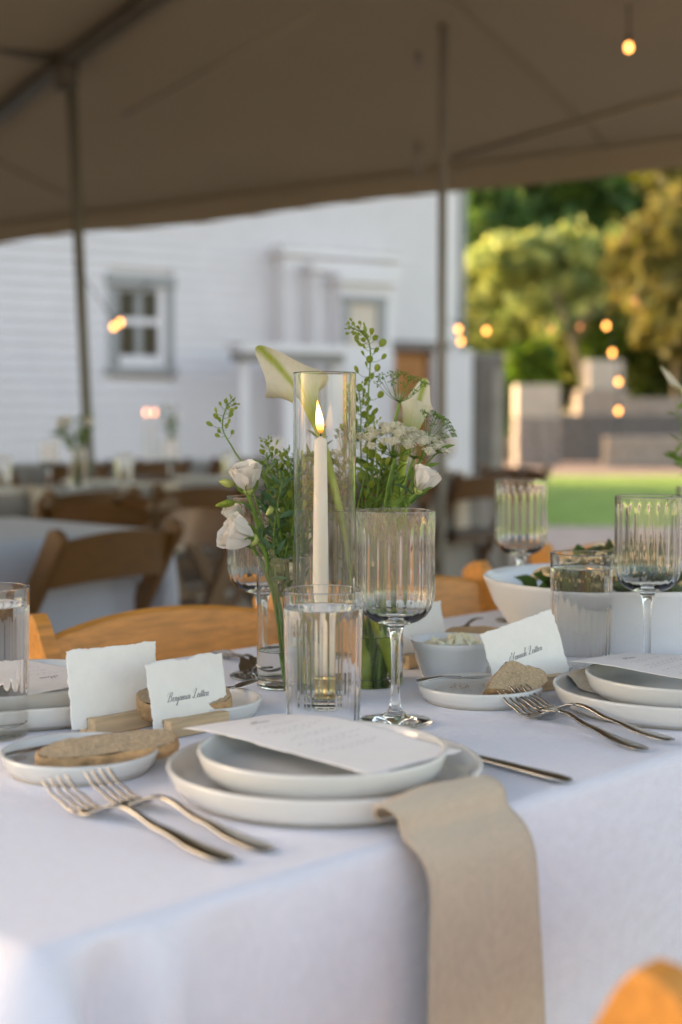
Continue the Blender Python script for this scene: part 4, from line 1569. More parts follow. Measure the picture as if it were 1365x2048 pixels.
# right setting
rp = Vector((0, 0, 0))
q = PZ(1354, 1368, ZT + .026)
rp = Vector((q.x, q.y, 0))
plate('dinner_plate', Vector((rp.x, rp.y, ZT)), 'large white dinner plate at the right edge', 'white dinner plates')
plate('salad_plate', Vector((rp.x + .010, rp.y + .012, ZT + .0118)), 'smaller white plate under the right menu', 'white salad plates')
ua, na = UN(rp)
napkin(ua - .004, na + .119, na + .1, na - .05, 'tan napkin end tucked between the right plates', full=False, w0=.060)
q = PZ(1138, 1325, ZT + .04)
ca = Vector(UN(q))
mc2 = T(ca.x + .056, ca.y - .116, ZT + .0425)
menu_card(mc2, PI / 4, 'deckle edged menu lying on the right plates', 9, sag=.003)
bp2 = PZ(961, 1366, ZT + .019)
plate('bread_plate', Vector((bp2.x, bp2.y, ZT)), 'small white plate at right holding torn brown bread', 'white bread plates')
bq = PD(1022, 1366, bp2.y - .010)
bread(bq, R(14), .07, .04, .017, 'torn piece of brown bread leaning on the right bread plate', 8, R(52), R(4), bq.z,
      [(-.037, -.017), (-.006, -.019), (.016, -.019), (.030, -.013), (.038, -.004), (.037, .006), (.026, .011), (.012, .014), (.000, .020), (-.009, .016), (-.020, .006), (-.029, -.005)])
crumbs(bp2, .054, 60, 'loose crumbs scattered round the torn bread on the right bread plate', 4)
butter_knife(PD(836, 1364, 1.515) + Vector((0, 0, .001)), PD(985, 1352, 1.60), 'butter knife with handle over the rim of the right bread plate', -1)
fork(PZ(1291, 1498, ZT + .004), PZ(985, 1370, ZT + .022), 'silver fork right of centre, the front of the two touching the bread plate')
fork(PZ(1344, 1486, ZT + .004), PZ(1004, 1366, ZT + .022), 'silver fork at right, the rear of the two touching the bread plate', .003)

# far side settings
fp = PZ(58, 1418, ZT)
plate('dinner_plate', Vector((fp.x, fp.y, ZT)), 'large white dinner plate at the far left behind the blank card', 'white dinner plates')
plate('salad_plate', Vector((fp.x, fp.y, ZT + .0118)), 'smaller white plate stacked at the far left behind the blank card', 'white salad plates')
menu_card(Vector((fp.x - .02, fp.y + .0, ZT + .0425)), PI / 4 + PI, 'menu on the far left plates behind the blank card', 15, sag=.003)
fb = PZ(392, 1394, ZT + .019)
plate('bread_plate', Vector((fb.x, fb.y, ZT)), 'small white plate behind the two left cards', 'white bread plates')
b0 = PZ(370, 1390, ZT + .03)
bread(Vector((b0.x, b0.y, 0)), R(12), .096, .05, .02, 'crusty bread on the plate behind the left cards', 17, R(20), 0, ZT + .012)
butter_knife(PD(400, 1398, 1.50), PD(518, 1359, 1.54), 'butter knife pointing up from the plate behind the left handwritten card')
fork(PZ(430, 1302, ZT + .004), PZ(556, 1348, ZT + .02), 'silver fork lying near the far edge behind the left vase')
fork(PZ(445, 1300, ZT + .004), PZ(575, 1344, ZT + .02), 'second silver fork near the far edge behind the left vase', .0)
fb2 = PZ(935, 1278, ZT + .019)
plate('bread_plate', Vector((fb2.x, fb2.y, ZT)), 'small white plate behind the butter bowl', 'white bread plates')
b0 = PZ(950, 1272, ZT + .025)
bread(Vector((b0.x, b0.y, 0)), R(10), .085, .05, .018, 'slice of brown bread behind the butter bowl', 19, R(14), 0, ZT + .0115)
butter_knife(PD(962, 1236, 2.0), PD(912, 1262, 1.93), 'dark butter knife on the plate behind the butter bowl')
fp2 = T(1.86, 1.30, 0)
plate('dinner_plate', Vector((fp2.x, fp2.y, ZT)), 'large white dinner plate on the far side left of the salad bowl', 'white dinner plates')

# ------------------------------------------------------------------ glasses
wine_glass(791, 1447, 'tall ribbed wine glass in the centre in front of the right vase')
wine_glass(523, 1354, 'ribbed wine glass half hidden behind the white lisianthus blooms', .1)
wine_glass(1041, 1243, 'ribbed wine glass standing farthest back, behind the salad bowl', .2)
wine_glass(1293, 1352, 'ribbed wine glass at right above the serving bowl', .05)
tumbler(647, 1482, 'ribbed glass of water in the centre before the candle', .04)
tumbler(1162, 1345, 'ribbed glass of water at right in front of the salad bowl', .1)
tumbler(-16, 1472, 'ribbed glass of water cut by the left edge', .2)

# ------------------------------------------------------------------ centrepiece glass and candle
HP = G(650, 1.56, ZT)
cyl_vase(HP, .0343, .362, 0, 'tall narrow clear glass hurricane round the lit candle', name='glass_hurricane', cat='hurricane glass', wall=.0024)
VB = G(567, 1.64, ZT)
cyl_vase(VB, .0308, .154, .044, 'short clear cylinder vase at left holding white lisianthus', wall=.0018)
VR = G(737, 1.66, ZT)
cyl_vase(VR, .0412, .205, .060, 'wider clear cylinder vase at right holding calla stems', wall=.0020)
cd = thing('taper_candle', 'lit ivory taper candle inside the tall hurricane glass', 'candle', (HP.x - .0045, HP.y, ZT + .0093))
hold = thing('candle_holder', 'small brass candle holder at the foot of the taper candle', 'candle holder', (HP.x - .0045, HP.y, ZT + .0093))
V, Fc = lathe([(0, 0), (.022, 0), (.0225, .002), (.012, .0045), (.0105, .012), (.0112, .022), (.0118, .026), (.0098, .026), (.0096, .015), (0, .015)], 40)
mk('holder_cup', V, Fc, M['brass'], hold)
ct = .2895 - .0093
V, Fc = lathe([(0, .0155), (.0094, .0155), (.0093, .06), (.0086, .15), (.0074, .24), (.0069, ct - .003), (.0064, ct - .0008), (.0056, ct), (.004, ct + .0004), (.0018, ct + .0022), (0, ct + .003)], 40)
mk('wax', V, Fc, M['wax'], cd)
MB().tube([(0, 0, ct + .001), (.0002, 0, ct + .005), (-.0003, 0, ct + .0095)], [.0009, .0008, .0006], 8).build('wick', M['wick'], cd)
fm = bpy.data.materials.new('candle_flame')
fm.use_nodes = True
nt = fm.node_tree
nt.nodes.remove(nt.nodes['Principled BSDF'])
e = nt.nodes.new('ShaderNodeEmission')
tc = nt.nodes.new('ShaderNodeTexCoord')
sx = nt.nodes.new('ShaderNodeSeparateXYZ')
cr = nt.nodes.new('ShaderNodeValToRGB')
cr.color_ramp.elements[0].position = 0
cr.color_ramp.elements[0].color = (.06, .02, .01, 1)
cr.color_ramp.elements[1].position = 1
cr.color_ramp.elements[1].color = (.8, .30, .05, 1)
for pos, c in ((.10, (.30, .085, .012, 1)), (.26, (.85, .42, .12, 1)), (.42, (1, .66, .34, 1)), (.75, (1, .60, .26, 1))):
    x = cr.color_ramp.elements.new(pos)
    x.color = c
nt.links.new(tc.outputs['Generated'], sx.inputs[0])
nt.links.new(sx.outputs[2], cr.inputs[0])
nt.links.new(cr.outputs[0], e.inputs[0])
e.inputs[1].default_value = 1.5
nt.links.new(e.outputs[0], nt.nodes['Material Output'].inputs[0])
fz = ct + .0055
prof = [(0, 0), (.0020, .0012), (.0036, .0045), (.0044, .0090), (.0043, .0140), (.0036, .0200), (.0025, .0260), (.0013, .0315), (.0004, .0355), (0, .0372)]
V, Fc = lathe(prof, 24)
V = [(x - .0035 * (z / .037) ** 1.3, y, z) for x, y, z in V]
mk('flame', V, Fc, fm, cd, loc=(0, 0, fz))

# ------------------------------------------------------------------ bowls and food
bb = PZ(907, 1352, ZT)
t = thing('butter_bowl', 'small white porcelain bowl of whipped butter in front of the far plates', 'bowl', bb)
Rb = .050
t.scale = (1.07, 1.07, 1.04)
V, Fc = lathe([(0, .001), (.030, .001), (.031, 0), (.0345, 0), (.036, .003), (.0415, .018), (.0470, .036), (Rb - .0006, .0430), (Rb - .0014, .0440), (Rb - .0026, .0436), (.0450, .034), (.040, .019), (.034, .0085), (.02, .0062), (0, .006)], 72)
mk('bowl_body', V, Fc, M['porcelain'], t)
bt = thing('whipped_butter', 'pale peaked butter heaped in the small white bowl', 'butter', (bb.x, bb.y, ZT + .0265))
V, Fc = lathe([(.0405, .010), (.036, .0135), (.028, .0155), (.015, .0165), (0, .017)], 40, lambda i, z, a: .0015 * math.sin(a * 7 + i))
mk('butter_mass', V, Fc, M['butter'], bt)
for k in range(20):
    a, rr = random.uniform(0, 6.28), .034 * math.sqrt(random.random())
    hh = random.uniform(.006, .017) * (1.25 - rr / .036)
    x, y = rr * math.cos(a) + .003, rr * math.sin(a)
    w_ = random.uniform(.0035, .007)
    ln = random.uniform(-.006, .006)
    MB().tube(crom([(x, y, .0135), (x + ln * .3, y, .0145 + hh * .6), (x + ln, y + ln * .4, .015 + hh)], 4), [w_ * (1 - .105 * i) + .0002 for i in range(9)], 9, .7).build('butter_peak', M['butter'], bt)

SB = PZ(1243, 1292, ZT)
SB = G(1243, 1.93, ZT)


def big_bowl(p, Rr, Hh, lab):
    t = thing('salad_bowl', lab, 'serving bowl', p)
    pr = [(0, .001), (Rr * .52, .001), (Rr * .54, 0), (Rr * .60, 0), (Rr * .66, .004), (Rr * .80, Hh * .28), (Rr * .92, Hh * .62), (Rr * .985, Hh * .92), (Rr, Hh - .002), (Rr - .0015, Hh), (Rr - .004, Hh - .0005),
          (Rr * .965, Hh * .90), (Rr * .90, Hh * .62), (Rr * .76, Hh * .27), (Rr * .62, .012), (Rr * .3, .008), (0, .008)]
    V, Fc = lathe(pr, 96)
    mk('bowl_body', V, Fc, M['porcelain'], t)
    return t


def food_heap(p, Rr, zb, hgt, lab, seed, shift=(0, 0)):
    r = random.Random(seed)
    t = thing('salad', lab, 'salad', (p.x, p.y, zb))
    for k in range(90):
        a, q = r.uniform(0, 6.28), math.sqrt(r.random())
        x, y = Rr * q * math.cos(a) + shift[0], Rr * q * math.sin(a) + shift[1]
        z = hgt * (1 - q * q) * r.uniform(.6, 1.0)
        s = r.uniform(.016, .034)
        rot = Euler((r.uniform(-.9, .9), r.uniform(-.9, .9), r.uniform(0, 6))).to_matrix()
        V, Fc = [], []
        for i in range(6):
            for j in range(5):
                u_, v_ = i / 5 * 2 - 1, j / 4 * 2 - 1
                wv = .35 * math.sin(u_ * 5 + k) * abs(v_) + .25 * v_ * v_
                wd = (1 - abs(u_) ** 2.5) * (.75 + .2 * math.sin(u_ * 9))
                V.append(Vector((x, y, z)) + rot @ Vector((u_ * s, v_ * s * .6 * wd, wv * s * .6)))
        for i in range(5):
            for j in range(4):
                a_ = i * 5 + j
                Fc.append((a_, a_ + 1, a_ + 6, a_ + 5))
        mk('salad_leaf', V, Fc, M['salad'] if k % 3 else M['fol_deep'], t)
    for k in range(46):
        a, q = r.uniform(0, 6.28), math.sqrt(r.random()) * .9
        x, y = Rr * q * math.cos(a) + shift[0], Rr * q * math.sin(a) + shift[1]
        z = hgt * (1 - q * q) * r.uniform(.75, 1.05) + .006
        b_ = r.uniform(0, 6)
        pts = [(x + .018 * math.cos(b_ + .8 * i) * (.5 + .1 * i), y + .018 * math.sin(b_ + .8 * i), z + .004 * math.sin(i * 1.3)) for i in range(5)]
        MB().tube(crom(pts, 3), [.0045] * 13, 7, .5).build('pasta_piece', M['pasta'], t)


BR, BH = .188, .098
big_bowl(SB, BR, BH, 'large white serving bowl of salad at right behind the water glass')
food_heap(SB, BR * .66, ZT + .070, .062, 'dark leaves and pale pasta heaped in the large serving bowl', 4, (-.012, .0))
SB2 = G(1292, 2.45, ZT)
big_bowl(SB2, .112, .080, 'second white serving bowl farther back at right')
food_heap(SB2, .085, ZT + .05, .052, 'pale pasta salad in the farther serving bowl', 6)


# ------------------------------------------------------------------ flowers
def stem_path(pts, n=8):
    return crom([tuple(PD(*p)) for p in pts], n)


def make_stem(t, path, r0, r1, m, name='stem', seg=8):
    n = len(path)
    o = MB().tube([Vector(p) for p in path], [r0 + (r1 - r0) * i / (n - 1) for i in range(n)], seg).build(name, m, t)
    return o


def leaf_mesh(L, Wd, curl=.2, fold=.25, seed=0, n=9, serr=0.0):
    V, Fc = [], []
    for i in range(n + 1):
        s = i / n
        w_ = Wd * (math.sin(PI * s ** .85) ** .9) * (1 + serr * (i % 2)) * .5 + .0002
        z = L * curl * math.sin(s * 1.8) - L * curl * 1.3 * s * s
        for k in (-1, 0, 1):
            V.append((s * L, w_ * k, z + abs(k) * w_ * fold + .03 * L * math.sin(s * 7 + seed) * k * .3))
    for i in range(n):
        for k in range(2):
            a = i * 3 + k
            Fc.append((a, a + 1, a + 4, a + 3))
    return V, Fc


def mesh_only(name, V, Fc, m):
    me = bpy.data.meshes.new(name)
    me.from_pydata([tuple(v) for v in V], [], [tuple(f) for f in Fc])
    me.materials.append(m)
    me.polygons.foreach_set('use_smooth', [True] * len(me.polygons))
    return me


LEAVES = [mesh_only('leaf', *leaf_mesh(1.0, .30 + .05 * k, .25 - .1 * k, .3, k, serr=.0), M['leaf']) for k in range(3)]
BLEAVES = [mesh_only('leaf', *leaf_mesh(1.0, .26, .15, .3, k), M['blue_leaf']) for k in range(2)]


def put_leaf(t, p, d, L, pool=LEAVES, roll=None, name='leaf'):
    o = link(name, random.choice(pool), t)
    d = Vector(d).normalized()
    up = Vector((random.uniform(-.6, .6), random.uniform(-1, .3), random.uniform(.2, 1)))
    o.matrix_local = frame_mtx(Vector(p), d, up) @ Matrix.Diagonal((L * .92, L * .74, L * .85, 1))
    return o


# seed pods: flat rounded discs with a raised middle
def pod_mesh(asp):
    V, Fc = [], []
    n = 14
    rings = [(1.0, 0.0), (.80, .10), (.5, .24), (.0, .28)]
    for sg in (1, -1):
        b = len(V)
        for (q, z) in rings[:-1]:
            for k in range(n):
                a = 2 * PI * k / n
                x = math.cos(a)
                V.append((1.0 + x * q * 1.05, math.sin(a) * q * asp * (1 + .15 * x), z * sg * .55))
        V.append((1.0, 0, .28 * sg * .55))
        for j in range(2):
            for k in range(n):
                k2 = (k + 1) % n
                f = (b + j * n + k, b + j * n + k2, b + (j + 1) * n + k2, b + (j + 1) * n + k)
                Fc.append(f if sg > 0 else f[::-1])
        for k in range(n):
            f = (b + 2 * n + k, b + 2 * n + (k + 1) % n, len(V) - 1)
            Fc.append(f if sg > 0 else f[::-1])
    return mesh_only('seed_pod', V, Fc, M['pod'])


PODS = [pod_mesh(.72), pod_mesh(.56), pod_mesh(.84)]


def pennycress(lab, pts, npod, rpod, spread, start=.25, seed=1, dense=1.0):
    """upright sprig whose flat round pods sit on thin stalks all round the stem"""
    r = random.Random(seed)
    t = thing('pennycress_sprig', lab, 'flower stem', PD(*pts[0]), 0, 'green pennycress sprigs')
    o0 = Vector(t.location)
    path = [Vector(p) - o0 for p in stem_path(pts, 10)]
    make_stem(t, path, .0013, .0006, M['stem'])
    mb = MB()
    n = len(path)
    for k in range(npod):
        s = start + (1 - start) * (k / (npod - 1)) ** .85
        f = s * (n - 1)
        i = min(int(f), n - 2)
        p = path[i].lerp(path[i + 1], f - i)
        tg = (path[min(i + 1, n - 1)] - path[max(i - 1, 0)]).normalized()
        a = k * 2.4 + r.uniform(-.4, .4)
        side = Vector((math.cos(a), math.sin(a), 0))
        side = (side - tg * side.dot(tg)).normalized()
        ln = spread * r.uniform(.7, 1.2) * (1 - .45 * max(0, s - .6) / .4)
        e = p + side * ln + tg * ln * r.uniform(.1, .5)
        mb.tube([p, p.lerp(e, .55) - tg * ln * .12, e], [.0004, .0003, .0003], 5)
        sz = rpod * r.uniform(.7, 1.15) * (1 if s < .7 else max(.28, 1 - 2.1 * (s - .7)))
        q = link('seed_pod', r.choice(PODS), t)
        dv = (side * .6 + tg * r.uniform(.5, 1.2)).normalized()
        q.matrix_local = frame_mtx(e, dv, Vector((r.uniform(-.9, .9), -1, r.uniform(-.4, .5)))) @ Matrix.Scale(sz, 4)
    mb.build('pod_stalks', M['stem'], t)
    return t


def petal_patch(L, Wd, cup, lip, ruf, seed, n=9, k=9):
    """petal standing on its base: z up, opening outwards along +y"""
    r = np.random.default_rng(seed)
    ph = r.uniform(0, 6, 4)
    V, Fc = [], []
    for i in range(n + 1):
        s = i / n
        for j in range(k + 1):
            q = j / k * 2 - 1
            w_ = Wd * (math.sin(min(1, s * 1.15 + .12) * PI / 2) ** .8) * (1 - .12 * max(0, s - .85) / .15)
            ang = q * w_ / 2 / max(.3 * Wd, 1e-4)
            rad = cup * (math.sin(min(s * 1.2, 1.0) * PI / 2)) + lip * max(0, s - .62) ** 2 * 5
            edge = ruf * (math.sin(q * 6 + ph[0]) + .6 * math.sin(q * 11 + ph[1])) * s ** 3
            x = math.sin(ang * .62) * (.25 * Wd + rad)
            y = math.cos(ang * .62) * rad + edge * .6 - lip * .0
            z = L * s * (1 - .13 * q * q * s) + edge * .5
            V.append((x, y, z))
    for i in range(n):
        for j in range(k):
            a = i * (k + 1) + j
            Fc.append((a, a + 1, a + k + 2, a + k + 1))
    return V, Fc


def lisianthus(lab, bloom, direction, size, stempts, seed, group='white lisianthus blooms', leaves=4):
    r = random.Random(seed)
    c = PD(*bloom)
    t = thing('lisianthus', lab, 'flower', c, 0, group)
    path = [Vector(p) - c for p in stem_path([bloom] + stempts, 8)]
    make_stem(t, path, .0022, .0024, M['stem'])
    dv = Vector(direction).normalized()
    up = Vector((.3, -1, .2))
    Rm = frame_mtx((0, 0, 0), up.cross(dv), dv)
    for ring, (cnt, L, Wd, cup, lip) in enumerate(((5, 1.16, .92, .42, .16), (5, 1.18, .82, .33, .08), (4, 1.14, .66, .22, .03), (3, 1.08, .46, .12, .0))):
        for k in range(cnt):
            V, Fc = petal_patch(L * size * r.uniform(.93, 1.05), Wd * size, cup * size, lip * size, .035 * size, seed * 50 + ring * 7 + k)
            o = mk('petal', V, Fc, M['petal'], t)
            o.matrix_local = Rm @ Matrix.Rotation(2 * PI * (k + .5 * ring + r.uniform(-.12, .12)) / cnt, 4, 'Z')
    V, Fc = lathe([(0, -.10 * size), (.09 * size, -.08 * size), (.17 * size, .0), (.24 * size, .12 * size), (.20 * size, .16 * size), (0, .14 * size)], 16)
    o = mk('calyx', V, Fc, M['bud'], t)
    o.matrix_local = Rm
    for k in range(5):
        a = 2 * PI * k / 5
        d = Rm.to_3x3() @ Vector((math.cos(a) * .55, math.sin(a) * .55, .9))
        put_leaf(t, Rm.to_3x3() @ Vector((math.cos(a) * .14 * size, math.sin(a) * .14 * size, -.04 * size)), d, size * .75, LEAVES, name='sepal')
    n = len(path)
    for k in range(leaves):
        i = int(n * (.12 + .5 * k / max(1, leaves)))
        put_leaf(t, path[i], (r.uniform(-1, 1), r.uniform(-.6, .6), r.uniform(.1, .8)), r.uniform(.02, .036), BLEAVES)
    return t


def bud(lab, pts, L, Wd, m='bud'):
    c = PD(*pts[0])
    t = thing('flower_bud', lab, 'flower bud', c, 0, 'pointed green flower buds')
    path = [Vector(p) - c for p in stem_path(pts[1:], 6)]
    make_stem(t, path, .0012, .0013, M['stem'])
    d = -(path[0] - Vector((0, 0, 0))).normalized()
    V, Fc = lathe([(0, 0), (Wd * .35, L * .06), (Wd * .5, L * .28), (Wd * .48, L * .5), (Wd * .33, L * .76), (Wd * .12, L * .95), (0, L)], 14, lambda i, z, a: .06 * Wd * math.sin(a * 3 + z / L * 3))
    o = mk('bud_body', V, Fc, M[m], t)
    o.matrix_local = frame_mtx(path[0], d.cross(Vector((0, 1, .2))), d)
    for k in range(3):
        put_leaf(t, path[0] , d + Vector((random.uniform(-.35, .35), random.uniform(-.3, .3), random.uniform(-.35, .35))), L * .7, LEAVES, name='sepal')
    return t


def umbel(lab, stempts, Rr, normal, nray, nflor, fsz, mflor, dome=.35, seed=1, cat='flower', raylen=.6, group=None, spread=1.0):
    """flat topped flower head: rays fan out from the stem top, each carrying a small cluster"""
    r = random.Random(seed)
    c = PD(*stempts[0])
    t = thing('lace_flower', lab, cat, c, 0, group)
    path = [Vector(p) - c for p in stem_path(stempts, 8)]
    make_stem(t, path, .0016, .0026, M['stem'])
    nz = Vector(normal).normalized()
    nx = nz.cross(Vector((.2, 1, .1))).normalized()
    ny = nz.cross(nx)
    mb = MB()
    for k in range(nray):
        a = 2.39996 * k
        q = math.sqrt((k + .5) / nray)
        out = (nx * math.cos(a) + ny * math.sin(a)) * Rr * q * spread
        e = out + nz * (Rr * raylen + Rr * dome * (1 - q * q) + r.uniform(-.1, .1) * Rr)
        mb.tube([(0, 0, 0), out * .45 + nz * Rr * raylen * .35, e], [.00045, .00035, .0003], 5)
        cl = MB()
        rc = Rr * (.95 / math.sqrt(nray)) * r.uniform(.85, 1.25)
        for j in range(nflor):
            b, w_ = 2.39996 * j, math.sqrt((j + .5) / nflor)
            p = e + (nx * math.cos(b) + ny * math.sin(b)) * rc * w_ + nz * rc * (.55 * (1 - w_ * w_) + r.uniform(-.1, .1)) + (nx * r.uniform(-1, 1) + ny * r.uniform(-1, 1)) * rc * .08
            s = fsz * r.uniform(.7, 1.25)
            # five tiny petals as a small star dome
            V = [p + nz * s * .35]
            ph = r.uniform(0, 6)
            tl = Vector((r.uniform(-.5, .5), r.uniform(-.5, .5), r.uniform(-.5, .5)))
            for m_ in range(6):
                aa = ph + m_ * PI / 3
                V.append(p + (nx * math.cos(aa) + ny * math.sin(aa)) * s + tl * s * .5 * math.cos(aa))
            V.append(p - nz * s * .5)
            cl.add(V, [(0, i, i % 6 + 1) for i in range(1, 7)] + [(7, i % 6 + 1, i) for i in range(1, 7)])
            if j % 2 == 0:
                cl.tube([e - nz * rc * .6, p], [.00025, .0002], 4, cap=False)
        cl.build('umbellet', mflor, t, False)
    mb.build('rays', M['stem'], t)
    return t


def calla(lab, base, L, Wd, axis, tipdir, stempts, seed, tip=.75, m='calla_petal', flare=1.0, bend=0.0):
    """calla lily: a rolled funnel whose lip flares wide and draws out into a point on one side"""
    c = PD(*base)
    t = thing('calla_lily', lab, 'flower', c, 0, 'calla lilies')
    path = [Vector(p) - c for p in stem_path([base] + stempts, 9)]
    make_stem(t, path, .0050, .0068, M['calla_stem'], seg=12)
    ax = Vector(axis).normalized()
    td = Vector(tipdir)
    td = (td - ax * td.dot(ax)).normalized()
    Rm = Matrix((td, ax.cross(td), ax)).transposed().to_4x4()
    bl = Rm.to_3x3().transposed() @ Vector((-1, 0, -.30))      # the flower's head bows to the left
    V, Fc, GR = [], [], []
    n, k = 28, 56
    for i in range(n + 1):
        s = i / n
        for j in range(k + 1):
            ph = (j / k * 2 - 1) * PI * 1.06          # overlap on the side away from the point
            f = (0.5 + 0.5 * math.cos(ph))
            tipk = f ** 5.0
            le = L * (1 + tip * tipk)
            z = le * s
            r_ = Wd * (.16 + .34 * s ** 1.1)
            fl = max(0, s - .52) / .48
            r_ += flare * Wd * (.80 - .45 * tipk + .10 * math.sin(ph * 3 + 1)) * fl ** 1.8
            z -= flare * L * (.34 + .10 * math.sin(ph * 2 + seed)) * fl ** 2.6 * (1 - .75 * tipk)
            wave = .05 * Wd * math.sin(ph * 4 + 2) * fl
            over = .035 * Wd * (1 if j < 4 else 0)
            bk = bend * L * max(0, z / L) ** 2.2
            fun = min(1, max(0, (1.02 - z / L) / .75))
            GR.append(max(fun * fun * (3 - 2 * fun), .95 * math.exp(-(ph / (.34 - .12 * s)) ** 2) * min(1, s * 2)))
            V.append(((r_ + wave + over) * math.cos(ph) + bl.x * bk, (r_ + wave + over) * math.sin(ph) + bl.y * bk, z + bl.z * bk))
    for i in range(n):
        for j in range(k):
            a = i * (k + 1) + j
            Fc.append((a, a + 1, a + k + 2, a + k + 1))
    o = mk('spathe', V, Fc, M[m], t)
    o.data.attributes.new('green', 'FLOAT', 'POINT').data.foreach_set('value', GR)
    o.matrix_local = Rm
    # green throat ribs are in the material: base and point run green along the length
    MB().tube([Rm @ Vector((0, 0, z)) for z in (L * .15, L * .4, L * .66)], [Wd * .09, Wd * .10, Wd * .05], 10).build('spadix', M['dill'], t)
    return t


def calla_material(L, Wd, tip):
    m = mat('calla_petal', (.80, .74, .58), rough=.55, transl=.35)
    nt = m.node_tree
    p = nt.nodes['Principled BSDF']
    tc = nt.nodes.new('ShaderNodeTexCoord')
    # the flower's own green: strong in the funnel and along the outer rib to the point
    mxm = nt.nodes.new('ShaderNodeAttribute')
    mxm.attribute_name = 'green'
    nz = nt.nodes.new('ShaderNodeTexNoise')
    nz.inputs['Scale'].default_value = 90
    mp = nt.nodes.new('ShaderNodeMapping')
    mp.inputs['Scale'].default_value = (3, 3, .25)
    nt.links.new(tc.outputs['Object'], mp.inputs[0])
    nt.links.new(mp.outputs[0], nz.inputs[0])
    st = nt.nodes.new('ShaderNodeMath')
    st.operation = 'MULTIPLY_ADD'
    st.inputs[1].default_value = .5
    nt.links.new(nz.outputs[0], st.inputs[0])
    nt.links.new(mxm.outputs['Fac'], st.inputs[2])
    sb = nt.nodes.new('ShaderNodeMath')
    sb.operation = 'SUBTRACT'
    sb.use_clamp = True
    sb.inputs[1].default_value = .25
    nt.links.new(st.outputs[0], sb.inputs[0])
    mx = nt.nodes.new('ShaderNodeMix')
    mx.data_type = 'RGBA'
    mx.inputs[6].default_value = (.80, .74, .58, 1)
    mx.inputs[7].default_value = (.36, .42, .03, 1)
    nt.links.new(sb.outputs[0], mx.inputs[0])
    nt.links.new(mx.outputs[2], p.inputs['Base Color'])
    for nd in nt.nodes:
        if nd.type == 'BSDF_TRANSLUCENT':
            nt.links.new(mx.outputs[2], nd.inputs[0])
    return m


M['calla_petal'] = calla_material(.077, .040, .62)
# callas in the right vase, their thick stems crossing
calla('cream calla lily leaning left over the hurricane, green ribbed with drawn out point', (643, 872, 1.685), .077, .040, (-.33, .14, .92), (-.22, -1.0, -.15), [(668, 960, 1.69), (712, 1110, 1.675), (752, 1245, 1.655), (775, 1320, 1.65), (790, 1378, 1.65)], 2, tip=.62, flare=.58, bend=.125)
calla('pale calla lily behind the green lace at right, standing upright', (806, 922, 1.70), .075, .030, (.26, .25, 1), (.2, 1, .1), [(800, 960, 1.70), (775, 1080, 1.69), (745, 1230, 1.675), (735, 1320, 1.665), (732, 1383, 1.66)], 5, tip=.5, flare=.16)
# pennycress
pennycress('tallest green pennycress sprig standing right of the hurricane', [(742, 1370, 1.685), (738, 1100, 1.69), (735, 950, 1.69), (737, 800, 1.69), (741, 700, 1.69), (726, 668, 1.69), (698, 652, 1.69)], 46, .0046, .0125, .50, 3)
pennycress('thin pennycress sprig arching at the far left of the flowers', [(590, 1370, 1.645), (545, 1130, 1.65), (500, 960, 1.65), (468, 900, 1.65), (446, 858, 1.65), (452, 818, 1.65), (468, 798, 1.65)], 24, .0038, .0100, .58, 4)
pennycress('bushy pennycress sprig behind the upper white bloom', [(585, 1370, 1.65), (575, 1130, 1.67), (560, 1010, 1.68), (550, 950, 1.68), (541, 905, 1.68), (532, 878, 1.68)], 34, .0042, .0105, .45, 6)
pennycress('dense pennycress sprig close to the right hurricane wall', [(745, 1375, 1.69), (728, 1110, 1.70), (724, 980, 1.71), (722, 880, 1.71), (722, 815, 1.71), (716, 770, 1.71)], 52, .0056, .0125, .38, 8)
pennycress('drooping pennycress sprig low among the right stems', [(748, 1375, 1.68), (745, 1120, 1.68), (756, 1000, 1.68), (752, 900, 1.67), (748, 840, 1.67)], 36, .0058, .0120, .40, 9)
pennycress('short pennycress sprig inside the left bunch', [(598, 1372, 1.65), (588, 1140, 1.65), (585, 1020, 1.655), (580, 930, 1.66), (572, 900, 1.66)], 30, .0042, .0110, .35, 10)
# lace flowers
umbel("cream white lace flower head spread wide over the right vase", [(790, 915, 1.66), (775, 980, 1.66), (760, 1100, 1.665), (757, 1250, 1.66), (750, 1372, 1.66)], .039, (.05, -.22, 1), 26, 55, .00105, M['floret'], .30, 2, raylen=.55, group='lace flowers', spread=1.15)
umbel('cream white lace flower head at the right side, lower than its neighbour', [(828, 918, 1.65), (812, 965, 1.65), (790, 1060, 1.655), (768, 1230, 1.66), (758, 1372, 1.66)], .030, (.25, -.25, 1), 18, 48, .00105, M['floret'], .30, 3, raylen=.62, group='lace flowers', spread=1.1)
umbel('loose green lace umbel standing highest at right', [(800, 805, 1.67), (790, 850, 1.67), (782, 960, 1.67), (765, 1200, 1.67), (752, 1372, 1.67)], .027, (.12, -.25, 1), 17, 8, .0016, M['green_floret'], .5, 5, raylen=.75, group='lace flowers', spread=1.25)
umbel('loose green lace umbel farthest right', [(858, 880, 1.66), (838, 930, 1.66), (812, 1010, 1.66), (772, 1210, 1.66), (760, 1372, 1.66)], .022, (.55, -.2, .8), 15, 9, .0016, M['green_floret'], .5, 7, raylen=.9, group='lace flowers', spread=1.15)
umbel('yellow dill head seen through the hurricane right of the flame', [(676, 955, 1.72), (682, 1050, 1.71), (720, 1230, 1.69), (740, 1372, 1.68)], .022, (-.1, -.3, 1), 15, 16, .0012, M['dill'], .5, 11, raylen=.9, group='lace flowers')
umbel('green feathery dill head seen through the hurricane left of the candle', [(606, 1010, 1.69), (600, 1120, 1.68), (592, 1250, 1.66), (588, 1370, 1.65)], .020, (0, -.3, 1), 15, 16, .0011, M['dill'], .6, 13, raylen=1.0, group='lace flowers')
